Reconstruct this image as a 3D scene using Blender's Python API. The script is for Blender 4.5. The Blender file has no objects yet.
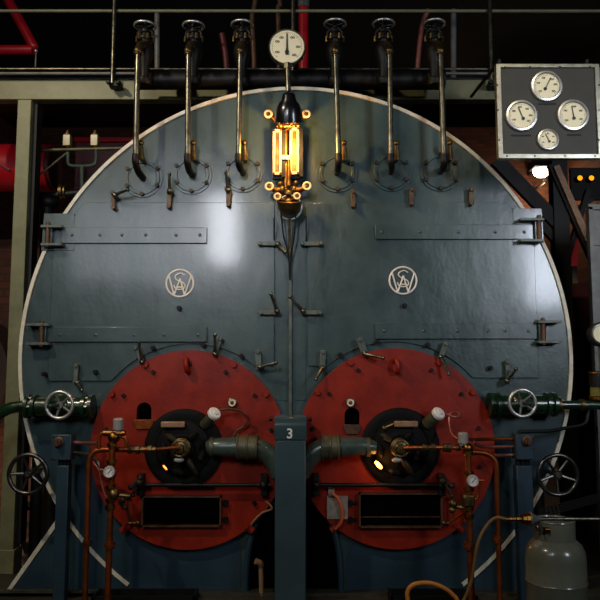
import bpy, bmesh, math, random
from mathutils import Vector, Matrix
random.seed(7)
S = bpy.context.scene
COL = S.collection
PI = math.pi

# ------------------------------------------------------------------ camera
F = 700.0
TILT = math.radians(5.8)
CAM = Vector((0.03, -4.8, 1.44))
cd = bpy.data.cameras.new('camera'); co = bpy.data.objects.new('camera', cd); COL.objects.link(co)
cd.sensor_width = 36.0; cd.lens = 36.0 * F / 600.0; cd.clip_start = 0.05
co.location = CAM; co.rotation_euler = (PI / 2 + TILT, 0, 0)
S.camera = co
FW = Vector((0, math.cos(TILT), math.sin(TILT))); UP = Vector((0, -math.sin(TILT), math.cos(TILT)))

def P(px, py, y=0.0):
    """measured photo position -> place on the vertical plane at depth y"""
    d = FW + Vector((1, 0, 0)) * ((px - 300) / F) + UP * ((300 - py) / F)
    s = (y - CAM.y) / d.y
    return CAM + d * s
def K(px, y=0.0):
    return px * (y - CAM.y) / F

# ------------------------------------------------------------------ mesh builder
def frame(ax):
    ax = Vector(ax).normalized()
    t = Vector((0, 0, 1)) if abs(ax.z) < 0.9 else Vector((1, 0, 0))
    u = t.cross(ax).normalized(); v = ax.cross(u).normalized()
    return ax, u, v

def spl(pts, n=8):
    pts = [Vector(p) for p in pts]
    if len(pts) < 3: return pts
    out = []
    q = [pts[0] * 2 - pts[1]] + pts + [pts[-1] * 2 - pts[-2]]
    for i in range(1, len(q) - 2):
        a, b, c, d = q[i - 1], q[i], q[i + 1], q[i + 2]
        for k in range(n):
            t = k / n
            out.append(0.5 * ((2 * b) + (c - a) * t + (2 * a - 5 * b + 4 * c - d) * t * t + (3 * b - a - 3 * c + d) * t ** 3))
    out.append(pts[-1])
    return out

class MB:
    def __init__(s): s.bm = bmesh.new()
    def box(s, c, size, rot=None):
        c = Vector(c); m = rot if rot else Matrix.Identity(3)
        vs = []
        for x in (-.5, .5):
            for y in (-.5, .5):
                for z in (-.5, .5):
                    vs.append(s.bm.verts.new(c + m @ Vector((x * size[0], y * size[1], z * size[2]))))
        for f in ((0, 1, 3, 2), (4, 6, 7, 5), (0, 4, 5, 1), (2, 3, 7, 6), (0, 2, 6, 4), (1, 5, 7, 3)):
            s.bm.faces.new([vs[i] for i in f])
        return s
    def bx(s, p0, p1):
        p0 = Vector(p0); p1 = Vector(p1); d = p1 - p0
        return s.box((p0 + p1) / 2, (abs(d.x), abs(d.y), abs(d.z)))
    def tube(s, pts, r, seg=10, closed=False, caps=True):
        pts = [Vector(p) for p in pts]; n = len(pts)
        rs = r if isinstance(r, (list, tuple)) else [r] * n
        rings = []; u = None
        for i in range(n):
            if closed: t = pts[(i + 1) % n] - pts[i - 1]
            elif i == 0: t = pts[1] - pts[0]
            elif i == n - 1: t = pts[-1] - pts[-2]
            else: t = (pts[i + 1] - pts[i]).normalized() + (pts[i] - pts[i - 1]).normalized()
            t.normalize()
            if u is None: _, u, _ = frame(t)
            u = (u - t * u.dot(t)).normalized(); v = t.cross(u)
            rings.append([s.bm.verts.new(pts[i] + (u * math.cos(2 * PI * k / seg) + v * math.sin(2 * PI * k / seg)) * rs[i]) for k in range(seg)])
        m = n if closed else n - 1
        for i in range(m):
            a = rings[i]; b = rings[(i + 1) % n]
            for k in range(seg):
                s.bm.faces.new((a[k], a[(k + 1) % seg], b[(k + 1) % seg], b[k]))
        if caps and not closed:
            s.bm.faces.new(rings[0][::-1]); s.bm.faces.new(rings[-1])
        return s
    def cyl(s, p0, p1, r, r2=None, seg=20):
        return s.tube([p0, p1], [r, r if r2 is None else r2], seg)
    def lathe(s, prof, o, ax=(0, -1, 0), seg=32):
        """profile of (radius, height along axis); closes on the axis where the radius is 0"""
        o = Vector(o); ax, u, v = frame(ax); rings = []
        for r, h in prof:
            if r < 1e-6: rings.append([s.bm.verts.new(o + ax * h)])
            else: rings.append([s.bm.verts.new(o + ax * h + (u * math.cos(2 * PI * k / seg) + v * math.sin(2 * PI * k / seg)) * r) for k in range(seg)])
        for a, b in zip(rings, rings[1:]):
            for k in range(seg):
                k2 = (k + 1) % seg
                if len(a) == 1 and len(b) == 1: continue
                if len(a) == 1: s.bm.faces.new((a[0], b[k2], b[k]))
                elif len(b) == 1: s.bm.faces.new((a[k], a[k2], b[0]))
                else: s.bm.faces.new((a[k], a[k2], b[k2], b[k]))
        return s
    def torus(s, c, ax, R, r, seg=40, sec=10):
        ax, u, v = frame(ax); c = Vector(c)
        return s.tube([c + (u * math.cos(2 * PI * k / seg) + v * math.sin(2 * PI * k / seg)) * R for k in range(seg)], r, sec, True)
    def ball(s, c, r, sc=(1, 1, 1), seg=16):
        bmesh.ops.create_uvsphere(s.bm, u_segments=seg, v_segments=seg // 2 + 2, radius=r,
                                  matrix=Matrix.Translation(Vector(c)) @ Matrix.Diagonal((*sc, 1)))
        return s
    def prism(s, poly, y0, y1):
        a = [s.bm.verts.new((x, y0, z)) for x, z in poly]; b = [s.bm.verts.new((x, y1, z)) for x, z in poly]
        s.bm.faces.new(a); s.bm.faces.new(b[::-1]); n = len(poly)
        for i in range(n): s.bm.faces.new((a[i], b[i], b[(i + 1) % n], a[(i + 1) % n]))
        return s
    def bolt(s, p, r, h, ax=(0, -1, 0), seg=6):
        p = Vector(p); return s.cyl(p, p + Vector(ax) * h, r, r * .92, seg)

def obj(name, mb, mat, parent=None, bev=0, ang=35):
    me = bpy.data.meshes.new(name)
    bmesh.ops.recalc_face_normals(mb.bm, faces=mb.bm.faces[:])
    mb.bm.to_mesh(me); mb.bm.free()
    me.materials.append(M[mat])
    for p in me.polygons: p.use_smooth = True
    me.set_sharp_from_angle(angle=math.radians(ang))
    o = bpy.data.objects.new(name, me); COL.objects.link(o)
    if parent: o.parent = parent
    if bev:
        m = o.modifiers.new('bevel', 'BEVEL'); m.width = bev; m.segments = 2; m.limit_method = 'ANGLE'; m.angle_limit = math.radians(40)
    return o
def obj_split(name, mb, mat, parent, bev=0):
    bm = mb.bm; seen = set(); out = []
    for v0 in bm.verts:
        if v0 in seen: continue
        st = [v0]; isl = []; seen.add(v0)
        while st:
            v = st.pop(); isl.append(v)
            for e in v.link_edges:
                w = e.other_vert(v)
                if w not in seen: seen.add(w); st.append(w)
        n = MB(); mp = {v: n.bm.verts.new(v.co) for v in isl}; fs = {f for v in isl for f in v.link_faces}
        for f in fs: n.bm.faces.new([mp[v] for v in f.verts])
        out.append(n)
    bm.free()
    return [obj(name, n, mat, parent, bev) for n in out]
def tag(o, label, cat, group=None):
    o['label'] = label; o['category'] = cat
    if group: o['group'] = group
    return o
def thing(name, label, cat, group=None):
    o = bpy.data.objects.new(name, None); COL.objects.link(o); o.empty_display_size = .05
    return tag(o, label, cat, group)
def struct(name, mb, mat):
    o = obj(name, mb, mat); o['kind'] = 'structure'; return o

# ------------------------------------------------------------------ materials
def lin(c):
    c /= 255.0
    return c / 12.92 if c <= .04045 else ((c + .055) / 1.055) ** 2.4
mats = None
M = {}
def mat(name, rgb, rough=.5, metal=0., var=.15, vscale=6., bump=0., bscale=40., wave=0., wscale=3., coat=0., rgb2=None, emit=0., ecol=None, rvar=.0, trans=0., spec=.5, zst=1.):
    m = bpy.data.materials.new(name); m.use_nodes = True; M[name] = m
    nt = m.node_tree; N = nt.nodes; L = nt.links; b = N['Principled BSDF']
    c = [lin(x) for x in rgb]
    c2 = [lin(x) for x in rgb2] if rgb2 else [x * (1 - var) for x in c]
    b.inputs['Roughness'].default_value = rough; b.inputs['Metallic'].default_value = metal
    b.inputs['Coat Weight'].default_value = coat; b.inputs['Coat Roughness'].default_value = .12
    b.inputs['Transmission Weight'].default_value = trans; b.inputs['Specular IOR Level'].default_value = spec
    tc = N.new('ShaderNodeTexCoord')
    nz = N.new('ShaderNodeTexNoise'); nz.inputs['Scale'].default_value = vscale; nz.inputs['Detail'].default_value = 6; nz.inputs['Roughness'].default_value = .65
    L.new(tc.outputs['Object'], nz.inputs['Vector'])
    rp = N.new('ShaderNodeValToRGB'); rp.color_ramp.elements[0].position = .35; rp.color_ramp.elements[1].position = .65
    rp.color_ramp.elements[0].color = (*c2, 1); rp.color_ramp.elements[1].color = (*c, 1)
    L.new(nz.outputs['Fac'], rp.inputs['Fac']); L.new(rp.outputs['Color'], b.inputs['Base Color'])
    if rvar:
        mr = N.new('ShaderNodeMapRange'); mr.inputs['To Min'].default_value = max(.02, rough - rvar); mr.inputs['To Max'].default_value = rough + rvar
        L.new(nz.outputs['Fac'], mr.inputs['Value']); L.new(mr.outputs['Result'], b.inputs['Roughness'])
    prev = None
    for st, sc, dist in ((wave, wscale, .05), (bump, bscale, .004)):
        if not st: continue
        n2 = N.new('ShaderNodeTexNoise'); n2.inputs['Scale'].default_value = sc; n2.inputs['Detail'].default_value = 3
        mp = N.new('ShaderNodeMapping'); mp.inputs['Scale'].default_value = (1, 1, zst if st is wave else 1)
        L.new(tc.outputs['Object'], mp.inputs['Vector']); L.new(mp.outputs['Vector'], n2.inputs['Vector'])
        bp = N.new('ShaderNodeBump'); bp.inputs['Strength'].default_value = st; bp.inputs['Distance'].default_value = dist
        L.new(n2.outputs['Fac'], bp.inputs['Height'])
        if prev: L.new(prev.outputs['Normal'], bp.inputs['Normal'])
        prev = bp
    if prev: L.new(prev.outputs['Normal'], b.inputs['Normal'])
    if emit:
        e = [lin(x) for x in (ecol or rgb)]
        b.inputs['Emission Color'].default_value = (*e, 1); b.inputs['Emission Strength'].default_value = emit
    return m

mat('boiler_paint', (57, 76, 75), .33, 0, rgb2=(44, 60, 60), vscale=3.2, wave=.13, wscale=5, bump=.22, bscale=45, coat=.35, rvar=.10, zst=.4)
mat('base_paint', (35, 58, 69), .42, 0, rgb2=(27, 47, 57), vscale=3, wave=.06, wscale=6, bump=.2, bscale=60, rvar=.08)
mat('trunk_paint', (50, 68, 72), .4, 0, rgb2=(44, 60, 64), vscale=4, bump=.15, bscale=80)
mat('cap_paint', (50, 68, 70), .2, 0, rgb2=(44, 60, 62), vscale=4, coat=.5)
mat('clamp_paint', (92, 100, 92), .45, .2, rgb2=(66, 72, 64), vscale=18, bump=.2)
mat('white_line', (214, 208, 190), .5, 0, rgb2=(186, 180, 160), vscale=12)
mat('red_paint', (142, 34, 8), .42, 0, rgb2=(114, 24, 7), spec=.3, vscale=4, wave=.05, wscale=8, bump=.15, bscale=60, rvar=.06)
mat('red_gloss', (176, 20, 32), .35, 0, rgb2=(150, 14, 24), vscale=5)
mat('black_iron', (18, 17, 16), .5, .2, rgb2=(11, 11, 10), spec=.3, vscale=15, bump=.3, bscale=60)
mat('emblem_paint', (232, 226, 216), .4, .1, var=.1)
mat('soot', (5, 5, 5), 1.0, 0, spec=.0)  # flat black that paints the shade inside openings, not a soot deposit
mat('burner_iron', (12, 12, 11), .65, .0, rgb2=(8, 8, 7), vscale=12, bump=.5, bscale=35, spec=.14)
mat('steel', (128, 126, 112), .32, .9, rgb2=(74, 70, 58), vscale=20, bump=.1, bscale=80)
mat('bright_steel', (214, 212, 206), .34, .8, rgb2=(186, 184, 176), vscale=20)
mat('old_bronze', (120, 100, 62), .42, .9, rgb2=(66, 54, 36), vscale=24, bump=.25, bscale=50)
mat('clamp_bronze', (88, 66, 42), .45, .5, rgb2=(58, 44, 28), vscale=20, bump=.2)
mat('dull_bronze', (58, 48, 30), .55, .5, rgb2=(30, 25, 17), vscale=24, bump=.3)
mat('brass', (160, 112, 54), .36, 1, rgb2=(106, 70, 32), vscale=20, bump=.1)
mat('copper', (158, 82, 34), .44, .8, rgb2=(112, 55, 22), vscale=14, bump=.1)
mat('pink_copper', (176, 110, 96), .4, .7, rgb2=(140, 84, 72), vscale=14)
mat('green_paint', (17, 50, 24), .3, 0, rgb2=(9, 28, 13), vscale=18, bump=.5, bscale=30, coat=.4)
mat('duct_paint', (72, 86, 78), .3, .2, rgb2=(54, 66, 60), vscale=10, bump=.15)
mat('duct_band', (90, 87, 62), .5, .3, rgb2=(62, 60, 44), vscale=16, bump=.3)
mat('beam_paint', (116, 116, 82), .5, 0, rgb2=(98, 98, 68), vscale=7, bump=.3, bscale=40)
mat('dial_face', (236, 224, 186), .5, 0, var=.06, vscale=10)
mat('dial_ink', (40, 36, 32), .6, 0)
mat('needle', (20, 20, 20), .5, 0)
mat('board', (46, 44, 35), .6, .0, rgb2=(38, 36, 29), vscale=8, bump=.1)
mat('aluminium', (190, 188, 172), .34, .9, rgb2=(160, 156, 136), vscale=16, bump=.1)
mat('white_plastic', (226, 220, 210), .45, 0, var=.05)
mat('grey_cap', (168, 162, 154), .45, .3, var=.1)
mat('cylinder_paint', (112, 114, 98), .26, 0, rgb2=(98, 100, 84), vscale=5, coat=.5, wave=.03)
mat('rubber_orange', (206, 128, 40), .5, 0, rgb2=(178, 106, 32), vscale=12)
mat('cord_orange', (206, 92, 50), .5, 0)
mat('brown_hose', (128, 92, 46), .5, 0, rgb2=(100, 72, 36), vscale=14)
mat('card', (150, 138, 120), .7, 0, rgb2=(116, 106, 92), vscale=30)
mat('tan_bar', (158, 122, 92), .5, .1, rgb2=(124, 92, 66), vscale=22, bump=.2)
mat('rust_copper', (96, 66, 44), .5, .4, rgb2=(66, 44, 30), vscale=20)
mat('shade_black', (14, 14, 16), .25, 0, coat=.4)
mat('glass_frame', (226, 200, 150), .4, 0, var=.05)
mat('grey_steel', (108, 108, 104), .5, .3, rgb2=(86, 86, 82), vscale=10)
mat('wheel_steel', (112, 110, 104), .3, .95, rgb2=(74, 70, 66), vscale=24, bump=.1)
mat('dark_steel', (24, 23, 22), .6, .1, rgb2=(16, 15, 15), spec=.3, vscale=10)
mat('dark_red', (84, 22, 22), .5, 0, rgb2=(64, 16, 16), vscale=6)
mat('rust_drum', (48, 27, 17), .7, 0, rgb2=(34, 19, 12), vscale=6)
mat('kerb_paint', (62, 62, 50), .6, .2, rgb2=(44, 42, 34), vscale=12, bump=.3)
mat('flame', (255, 120, 20), .5, emit=28, ecol=(255, 140, 44))
mat('ember', (255, 96, 24), .5, emit=5, ecol=(255, 120, 50))
mat('bulb', (255, 200, 110), .5, emit=30, ecol=(255, 196, 110))
mat('lamp_glow', (255, 240, 220), .5, emit=14, ecol=(255, 232, 205))
mat('amber_glow', (255, 150, 20), .5, emit=1.6, ecol=(255, 150, 10))
mat('oil_glass', (150, 140, 74), .2, 0, rgb2=(116, 106, 50), vscale=14, trans=.25)
mat('signal_red', (224, 34, 44), .4, 0, var=.1)
mat('ceiling_dark', (26, 25, 24), .9, 0)

def brick(name, a, b_, mo, scale=1.0):
    m = bpy.data.materials.new(name); m.use_nodes = True; M[name] = m
    nt = m.node_tree; N = nt.nodes; L = nt.links; b = N['Principled BSDF']
    tc = N.new('ShaderNodeTexCoord'); mp = N.new('ShaderNodeMapping'); mp.inputs['Rotation'].default_value = (PI / 2, 0, 0)
    L.new(tc.outputs['Object'], mp.inputs['Vector'])
    br = N.new('ShaderNodeTexBrick'); L.new(mp.outputs['Vector'], br.inputs['Vector'])
    br.inputs['Color1'].default_value = (*[lin(x) for x in a], 1); br.inputs['Color2'].default_value = (*[lin(x) for x in b_], 1); br.inputs['Mortar'].default_value = (*[lin(x) for x in mo], 1)
    br.inputs['Scale'].default_value = 1; br.inputs['Brick Width'].default_value = .225 * scale; br.inputs['Row Height'].default_value = .075 * scale; br.inputs['Mortar Size'].default_value = .008
    L.new(br.outputs['Color'], b.inputs['Base Color']); b.inputs['Roughness'].default_value = .85
    bp = N.new('ShaderNodeBump'); bp.inputs['Strength'].default_value = .5; bp.inputs['Distance'].default_value = .01; bp.invert = True
    L.new(br.outputs['Fac'], bp.inputs['Height']); L.new(bp.outputs['Normal'], b.inputs['Normal'])
brick('brick', (96, 50, 32), (70, 36, 24), (60, 46, 36))

def floor_mat():
    m = mat('floor_steel', (64, 58, 46), .55, .2, rgb2=(40, 36, 28), vscale=5, bump=.3, bscale=50)
floor_mat()

# ------------------------------------------------------------------ setting
struct('floor', MB().bx((-5, -7, -.1), (5, 8, 0)), 'floor_steel')
struct('ceiling', MB().bx((-5, -7, 6.5), (5, 8, 6.6)), 'ceiling_dark')
struct('wall_back', MB().bx((-5, 8, 0), (5, 8.2, 6.5)), 'brick')
struct('wall_left', MB().bx((-5.2, -7, 0), (-5, 8.2, 6.5)), 'brick')
struct('wall_right', MB().bx((5, -7, 0), (5.2, 8.2, 6.5)), 'brick')

struct('wall_recess', MB().bx((-4.99, 2.1, 0), (-1.95, 2.3, 2.75)), 'brick')
# ------------------------------------------------------------------ boiler
R0 = 1.887; CZ = 1.557
boiler = thing('boiler', 'huge round grey-blue steam boiler with white rim and two red furnace openings', 'boiler')
FL_TOP = P(57, 512); FL_BOT = P(7, 588)
def circ(a, r=R0): return (r * math.sin(a), CZ + r * math.cos(a))       # a = 0 at the top
aj = PI - math.asin(min(1, 1.52 / R0)); 
# angle where the flared foot meets the circle
def ang_at_z(z): return math.acos((z - CZ) / R0)
AJ = ang_at_z(FL_TOP.z)
arch_l, arch_r, arch_top = P(246, 588).x, P(341, 588).x, P(290, 489).z
acx, ahw = (arch_l + arch_r) / 2, (arch_r - arch_l) / 2
poly = [(FL_BOT.x, .0)] + [circ(a) for a in [-AJ + 2 * AJ * i / 120 for i in range(121)]] + [(-FL_BOT.x, .0)]
arch = [(acx + ahw * math.cos(t), arch_top * max(0.0, math.sin(t)) ** .8) for t in [PI * i / 24 for i in range(25)]]
poly += [(arch[0][0], 0)] + arch[1:-1] + [(arch[-1][0], 0)]
obj('front_plate', MB().prism(poly, 0.0, .03), 'boiler_paint', boiler)
# pedestal plate, raised a little in front of the lower part of the front plate and painted bluer
zt = P(0, 497).z
pz = [(FL_BOT.x + .03, .002), (-1.50, FL_TOP.z - .06)]
# pedestal follows the underside of the two furnace fronts

D1 = (P(188.5, 448.6, -.06).x, P(188.5, 448.6, -.06).z, K(96.6, -.06)); D2 = (P(396, 447.4, -.06).x, P(396, 447.4, -.06).z, K(97.4, -.06))
def lower_arc(d, a0, a1, n=24, extra=.02):
    return [(d[0] + (d[2] + extra) * math.cos(math.radians(a0 + (a1 - a0) * i / n)), d[1] + (d[2] + extra) * math.sin(math.radians(a0 + (a1 - a0) * i / n))) for i in range(n + 1)]
obj('shell', MB().lathe([(0, .035), (R0 - .03, .035), (R0 - .03, .5), (R0 - .2, .52), (R0 - .2, 4.2), (0, 4.2)], (0, 0, CZ), (0, 1, 0), 96), 'dark_steel', boiler)
# white rim
rim = MB(); n = 160
out = []; a0 = ang_at_z(.03)
ra = [-a0 + 2 * a0 * i / n for i in range(n + 1)]
rp_ = [circ(a, R0 + .004) for a in ra] + [circ(a, R0 - .020) for a in reversed(ra)]
rim.prism(rp_, -.014, .034)
obj('white_rim', rim, 'white_line', boiler)
for sx in (-1, 1):
    a = Vector((sx * abs(FL_BOT.x), 0, 0.0)); b = Vector((sx * circ(AJ)[0] * 1.0, 0, FL_TOP.z)); d = (b - a).normalized(); nrm = Vector((d.z, 0, -d.x)) * (1 if sx < 0 else -1)
    q = [a, b, b + nrm * .03, a + nrm * .036]
    obj('foot_edge', MB().prism([(v.x, max(v.z, 0)) for v in q], -.012, .036), 'white_line', boiler)
# blue foot sheets each side and between the furnaces
def sheet(pts, y0=-.006, name='foot_plate', m='base_paint'): return obj(name, MB().prism(pts, y0, 0), m, boiler)
xs = -1
for sx, D in ((-1, D1), (1, D2)):
    inner = [(D[0], D[1])]
    arc = []
    for i in range(31):
        t = math.radians(180 + 0 + 180 * i / 30) if sx < 0 else math.radians(360 - 180 * i / 30)
        arc.append((D[0] + (D[2] + .012) * math.cos(t), D[1] + (D[2] + .012) * math.sin(t)))
    zc = D[1] + .05
    xo = math.sqrt((R0 - .03) ** 2 - (zc - CZ) ** 2) * sx
    edge = []
    for i in range(13):
        z = zc + (FL_TOP.z - .02 - zc) * i / 12
        edge.append((sx * math.sqrt((R0 - .03) ** 2 - (z - CZ) ** 2), z))
    left = edge + [(sx * (abs(FL_BOT.x) - .05), .002)]
    bot = [(arch_l - .035 if sx < 0 else arch_r + .035, .002)]
    up = [(arch_l - .035 if sx < 0 else arch_r + .035, .20)]
    # arc from the outer side to the inner side, stopping before the arch
    use = [p for p in arc if (p[0] < arch_l - .04 if sx < 0 else p[0] > arch_r + .04)]
    sheet([left[0]] + edge[1:] + [left[-1]] + bot + up + use[::-1] + [(arc[0][0], zc)])
# arch lip, and a flat black panel that paints the dark of the opening
ap = [Vector((x, -.012, z)) for x, z in [(arch[0][0], 0)] + arch[1:-1] + [(arch[-1][0], 0)]]
obj('arch_lip', MB().tube(ap, .022, 10), 'base_paint', boiler)
ap2_unused = [Vector((acx + (p.x - acx) * 1.16, -.012, p.z * 1.07)) for p in ap]
obj('arch_shade_panel', MB().prism([(arch_l - .06, 0), (arch_r + .06, 0), (arch_r + .06, arch_top + .06), (arch_l - .06, arch_top + .06)], .0305, .0345), 'soot', boiler)

# doors of the smokebox
door_top = P(0, 203).z
def door_poly(side):
    D = D1 if side < 0 else D2
    xi = P(274.5, 300).x if side < 0 else P(307.5, 300).x
    xo = P(50, 340).x if side < 0 else P(537, 340).x
    zb_o = P(0, 381).z if side < 0 else P(0, 378).z
    zb_i = P(0, 366).z
    r = D[2] + .045
    pts = []
    # outer edge from the bottom up, clipped by the circle
    pts.append((xo, zb_o))
    ri = R0 - .075
    zc_ = CZ + math.sqrt(max(0, ri ** 2 - xo ** 2)); pts.append((xo, zc_))
    a0 = math.atan2(xo, zc_ - CZ); a1 = math.acos((door_top - CZ) / ri) * side
    for i in range(1, 17): pts.append(circ(a0 + (a1 - a0) * i / 16, ri))
    pts += [(xi, door_top), (xi, zb_i)]
    dx_i = math.sqrt(r * r - (zb_i - D[1]) ** 2); dx_o = math.sqrt(r * r - (zb_o - D[1]) ** 2)
    ti = math.atan2(zb_i - D[1], -side * dx_i); to = math.atan2(zb_o - D[1], side * dx_o)
    for i in range(25):
        t = ti + (to - ti) * i / 24
        pts.append((D[0] + r * math.cos(t), D[1] + r * math.sin(t)))
    return pts
DOOR = {}
for sd in (-1, 1):
    DOOR[sd] = obj('smokebox_door', MB().prism(door_poly(sd), -.014, 0), 'boiler_paint', boiler, bev=.003)
def strap(x0, x1, y0, y1, par):
    a = P(x0, y0, -.02); b = P(x1, y1, -.02)
    mb = MB().bx((a.x, -.034, b.z), (b.x, -.014, a.z))
    o = obj('hinge_strap', mb, 'boiler_paint', par, bev=.003)
for par, arr in ((DOOR[-1], ((62, 207, 228, 243.5), (48, 207, 327, 342))), (DOOR[1], ((375, 533, 225, 239.5), (375, 537, 323, 339)))):
    for s_ in arr: strap(*s_, par)
# strap rivets, lighter dots on each strap
for par, xs_, y in ((DOOR[-1], (72, 100, 122, 146, 176, 200), 235), (DOOR[-1], (60, 96, 134, 164, 198), 335), (DOOR[1], (382, 420, 458, 495, 524), 232), (DOOR[1], (384, 424, 458, 488, 505, 528), 331)):
    mb = MB()
    for x in xs_:
        p = P(x, y, -.034); mb.lathe([(0, .006), (.008, .004), (.012, 0)], (p.x, -.034, p.z), (0, -1, 0), 10)
    obj_split('rivet', mb, 'boiler_paint', par)
# hinge knuckles and tabs
def knuckle(x0, x1, y0, y1, leaf):
    c0 = P((x0 + x1) / 2, y0, -.04); c1 = P((x0 + x1) / 2, y1, -.04)
    w = K(x1 - x0, -.04)
    h = thing_part = MB().box(((c0.x + c1.x) / 2, -.03, (c0.z + c1.z) / 2), (w, .06, c0.z - c1.z))
    hb = obj('hinge_block', h, 'boiler_paint', boiler, bev=.004)
    pin = MB()
    pin.cyl((c0.x, -.07, c0.z + .012), (c0.x, -.07, c1.z - .012), .016, seg=12)
    obj('hinge_pin', pin, 'rust_copper', hb)
    lf = MB()
    for yy in (y0 + 2, y1 - 1):
        a = P(leaf[0], yy, -.06); b = P(leaf[1], yy, -.06)
        lf.box(((a.x + b.x) / 2, -.045, a.z), (abs(b.x - a.x), .09, .018))
    obj_split('hinge_leaf', lf, 'clamp_paint', hb, .003)
knuckle(46, 53, 225, 246, (42, 63)); knuckle(40, 47, 323, 345, (27, 50)); knuckle(534, 541, 218, 242, (519, 543)); knuckle(538, 545, 320, 343, (537, 560))
for pts in (((45, 214), (75, 214), (75, 251), (42, 251)), ((512, 209), (541, 209), (543, 243), (512, 243))):
    q = [P(x, y, 0) for x, y in pts]
    obj('hinge_tab', MB().prism([(v.x, v.z) for v in q], -.018, .02), 'boiler_paint', boiler, bev=.002)
# centre stile and bar
a = P(276.5, 208); b = P(305.5, 400)
obj('centre_stile', MB().bx((a.x, -.006, b.z), (b.x, 0, a.z)), 'boiler_paint', boiler)
a = P(290.5, 272, -.02); b = P(290.5, 420, -.02)
obj('centre_bar', MB().box((a.x, -.018, (a.z + b.z) / 2), (.022, .03, a.z - b.z)), 'clamp_paint', boiler, bev=.003)
# round cover plates at the soot blowers
PORT = [(143, 178), (192, 175), (243, 173), (337, 173), (391, 172), (440, 172)]
for i, (x, y) in enumerate(PORT):
    c = P(x, y)
    mb = MB().lathe([(0, .012), (K(14.5), .012), (K(15), .02), (K(17.5), .02), (K(18), .01), (K(20.5), .010), (K(20.8), 0)], (c.x, 0, c.z), (0, -1, 0), 48)
    pc = obj('port_cover', mb, 'boiler_paint', boiler)
    nb = MB()
    for k in range(6):
        t = PI / 6 + k * PI / 3
        nb.bolt((c.x + K(17.5) * math.cos(t), -.012, c.z + K(17.5) * math.sin(t)), .016, .026)
    obj_split('nut', nb, 'dull_bronze', pc)
# badges
def badge(x, y, par):
    k = K(1); c = P(x, y, -.018)
    q = lambda u, v: Vector((c.x + (u - 255) / 8.57 * k, -.022, c.z - (v - 285) / 8.57 * k))
    mb = MB(); mb.torus(c, (0, 1, 0), 13.6 * k, 1.0 * k, 48, 8)
    w = .85 * k
    for l in (((163, 225), (208, 388)), ((208, 388), (258, 245)), ((258, 245), (298, 388)), ((298, 388), (352, 225)), ((226, 320), (288, 320))):
        mb.tube([q(*l[0]), q(*l[1])], w, 8)
    mb.tube(spl([q(*u) for u in ((298, 218), (268, 200), (228, 212), (216, 238), (240, 262), (282, 280), (302, 306), (288, 332), (250, 340), (216, 326), (206, 300))], 5), w * .8, 8)
    o = obj('badge', mb, 'emblem_paint', par); o['label'] = 'pale round emblem of interlaced letters'
badge(179.8, 283.3, DOOR[-1]); badge(403, 280.5, DOOR[1])
# clamps
def clamp(p0, p1, lever=None, y=-.014, w=4.2, m='clamp_paint'):
    a = P(*p0, y); b = P(*p1, y); d = (b - a); L_ = d.length; d.normalize()
    c = (a + b) / 2; rot = Matrix((d, Vector((0, 1, 0)), d.cross(Vector((0, 1, 0))))).transposed()
    mb = MB().box((c.x, y - .028, c.z), (L_ + .02, .022, K(w)), rot)
    for v in (a, b): mb.cyl((v.x, y, v.z), (v.x, y - .055, v.z), .015, seg=8)
    o = obj('clamp', mb, m, boiler, bev=.003)
    if lever:
        s0 = P(*lever[0], y - .06); s1 = P(*lever[1], y - .11)
        lv = MB().tube([s0, (s0 + s1) / 2 + Vector((0, -.008, 0)), s1], [.013, .010, .009], 8); lv.ball(s1, .013, seg=10); lv.ball(s0, .02, seg=10)
        obj('lever', lv, 'steel', o)
for x, y in ((170, 192), (229, 190), (353, 191), (411, 189), (470, 189)):
    clamp((x, y + 2), (x, y + 16), w=4.5, m='clamp_bronze')
clamp((114, 194), (115, 209), ((115, 195), (128, 190)), w=3.2, m='clamp_bronze')
clamp((170, 192), (170, 194), ((170, 191), (169.5, 174)), w=2.5, m='clamp_bronze')
clamp((227, 190), (228, 192), ((228, 190), (226, 172)), w=2.5, m='clamp_bronze')
clamp((260, 244.5), (278, 244.5), ((278, 244), (285, 252))); clamp((302, 244.5), (321, 244.5))
clamp((261, 313), (278, 313), ((277, 311), (271, 294))); clamp((303, 313), (320, 313), ((303, 311), (290, 297)))
clamp((137, 348), (142, 360), ((142, 362), (139, 342)), y=-.03); clamp((221, 339), (215, 354), ((215, 354), (215, 335)), y=-.03)
clamp((258, 352), (259, 368), ((260, 367), (276, 363)), w=6); clamp((323, 352), (322, 368), ((322, 368), (316, 379)), w=6)
clamp((359, 340), (364, 352), ((365, 354), (383, 358)), w=7, y=-.03); clamp((445, 344), (439, 360), ((441, 357), (449, 374)), w=5, y=-.03)
clamp((78, 365.5), (77, 382), ((77, 383), (82, 390))); clamp((506, 362), (507, 382), ((507, 381), (516, 369)))
for i, (x, y) in enumerate(((97, 372), (180, 308.5), (404, 306), (242, 356), (340, 355), (154, 348), (204, 345), (377, 342), (427, 345), (489, 368), (366, 424), (46, 374), (88, 400), (120, 205))):
    if i in (10, 13): continue
    p = P(x, y); mb = MB().cyl((p.x, 0, p.z), (p.x, -.055, p.z), .011, seg=8).bolt((p.x, -.03, p.z), .019, .018)
    obj('stud', mb, 'black_iron', boiler)

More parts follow.
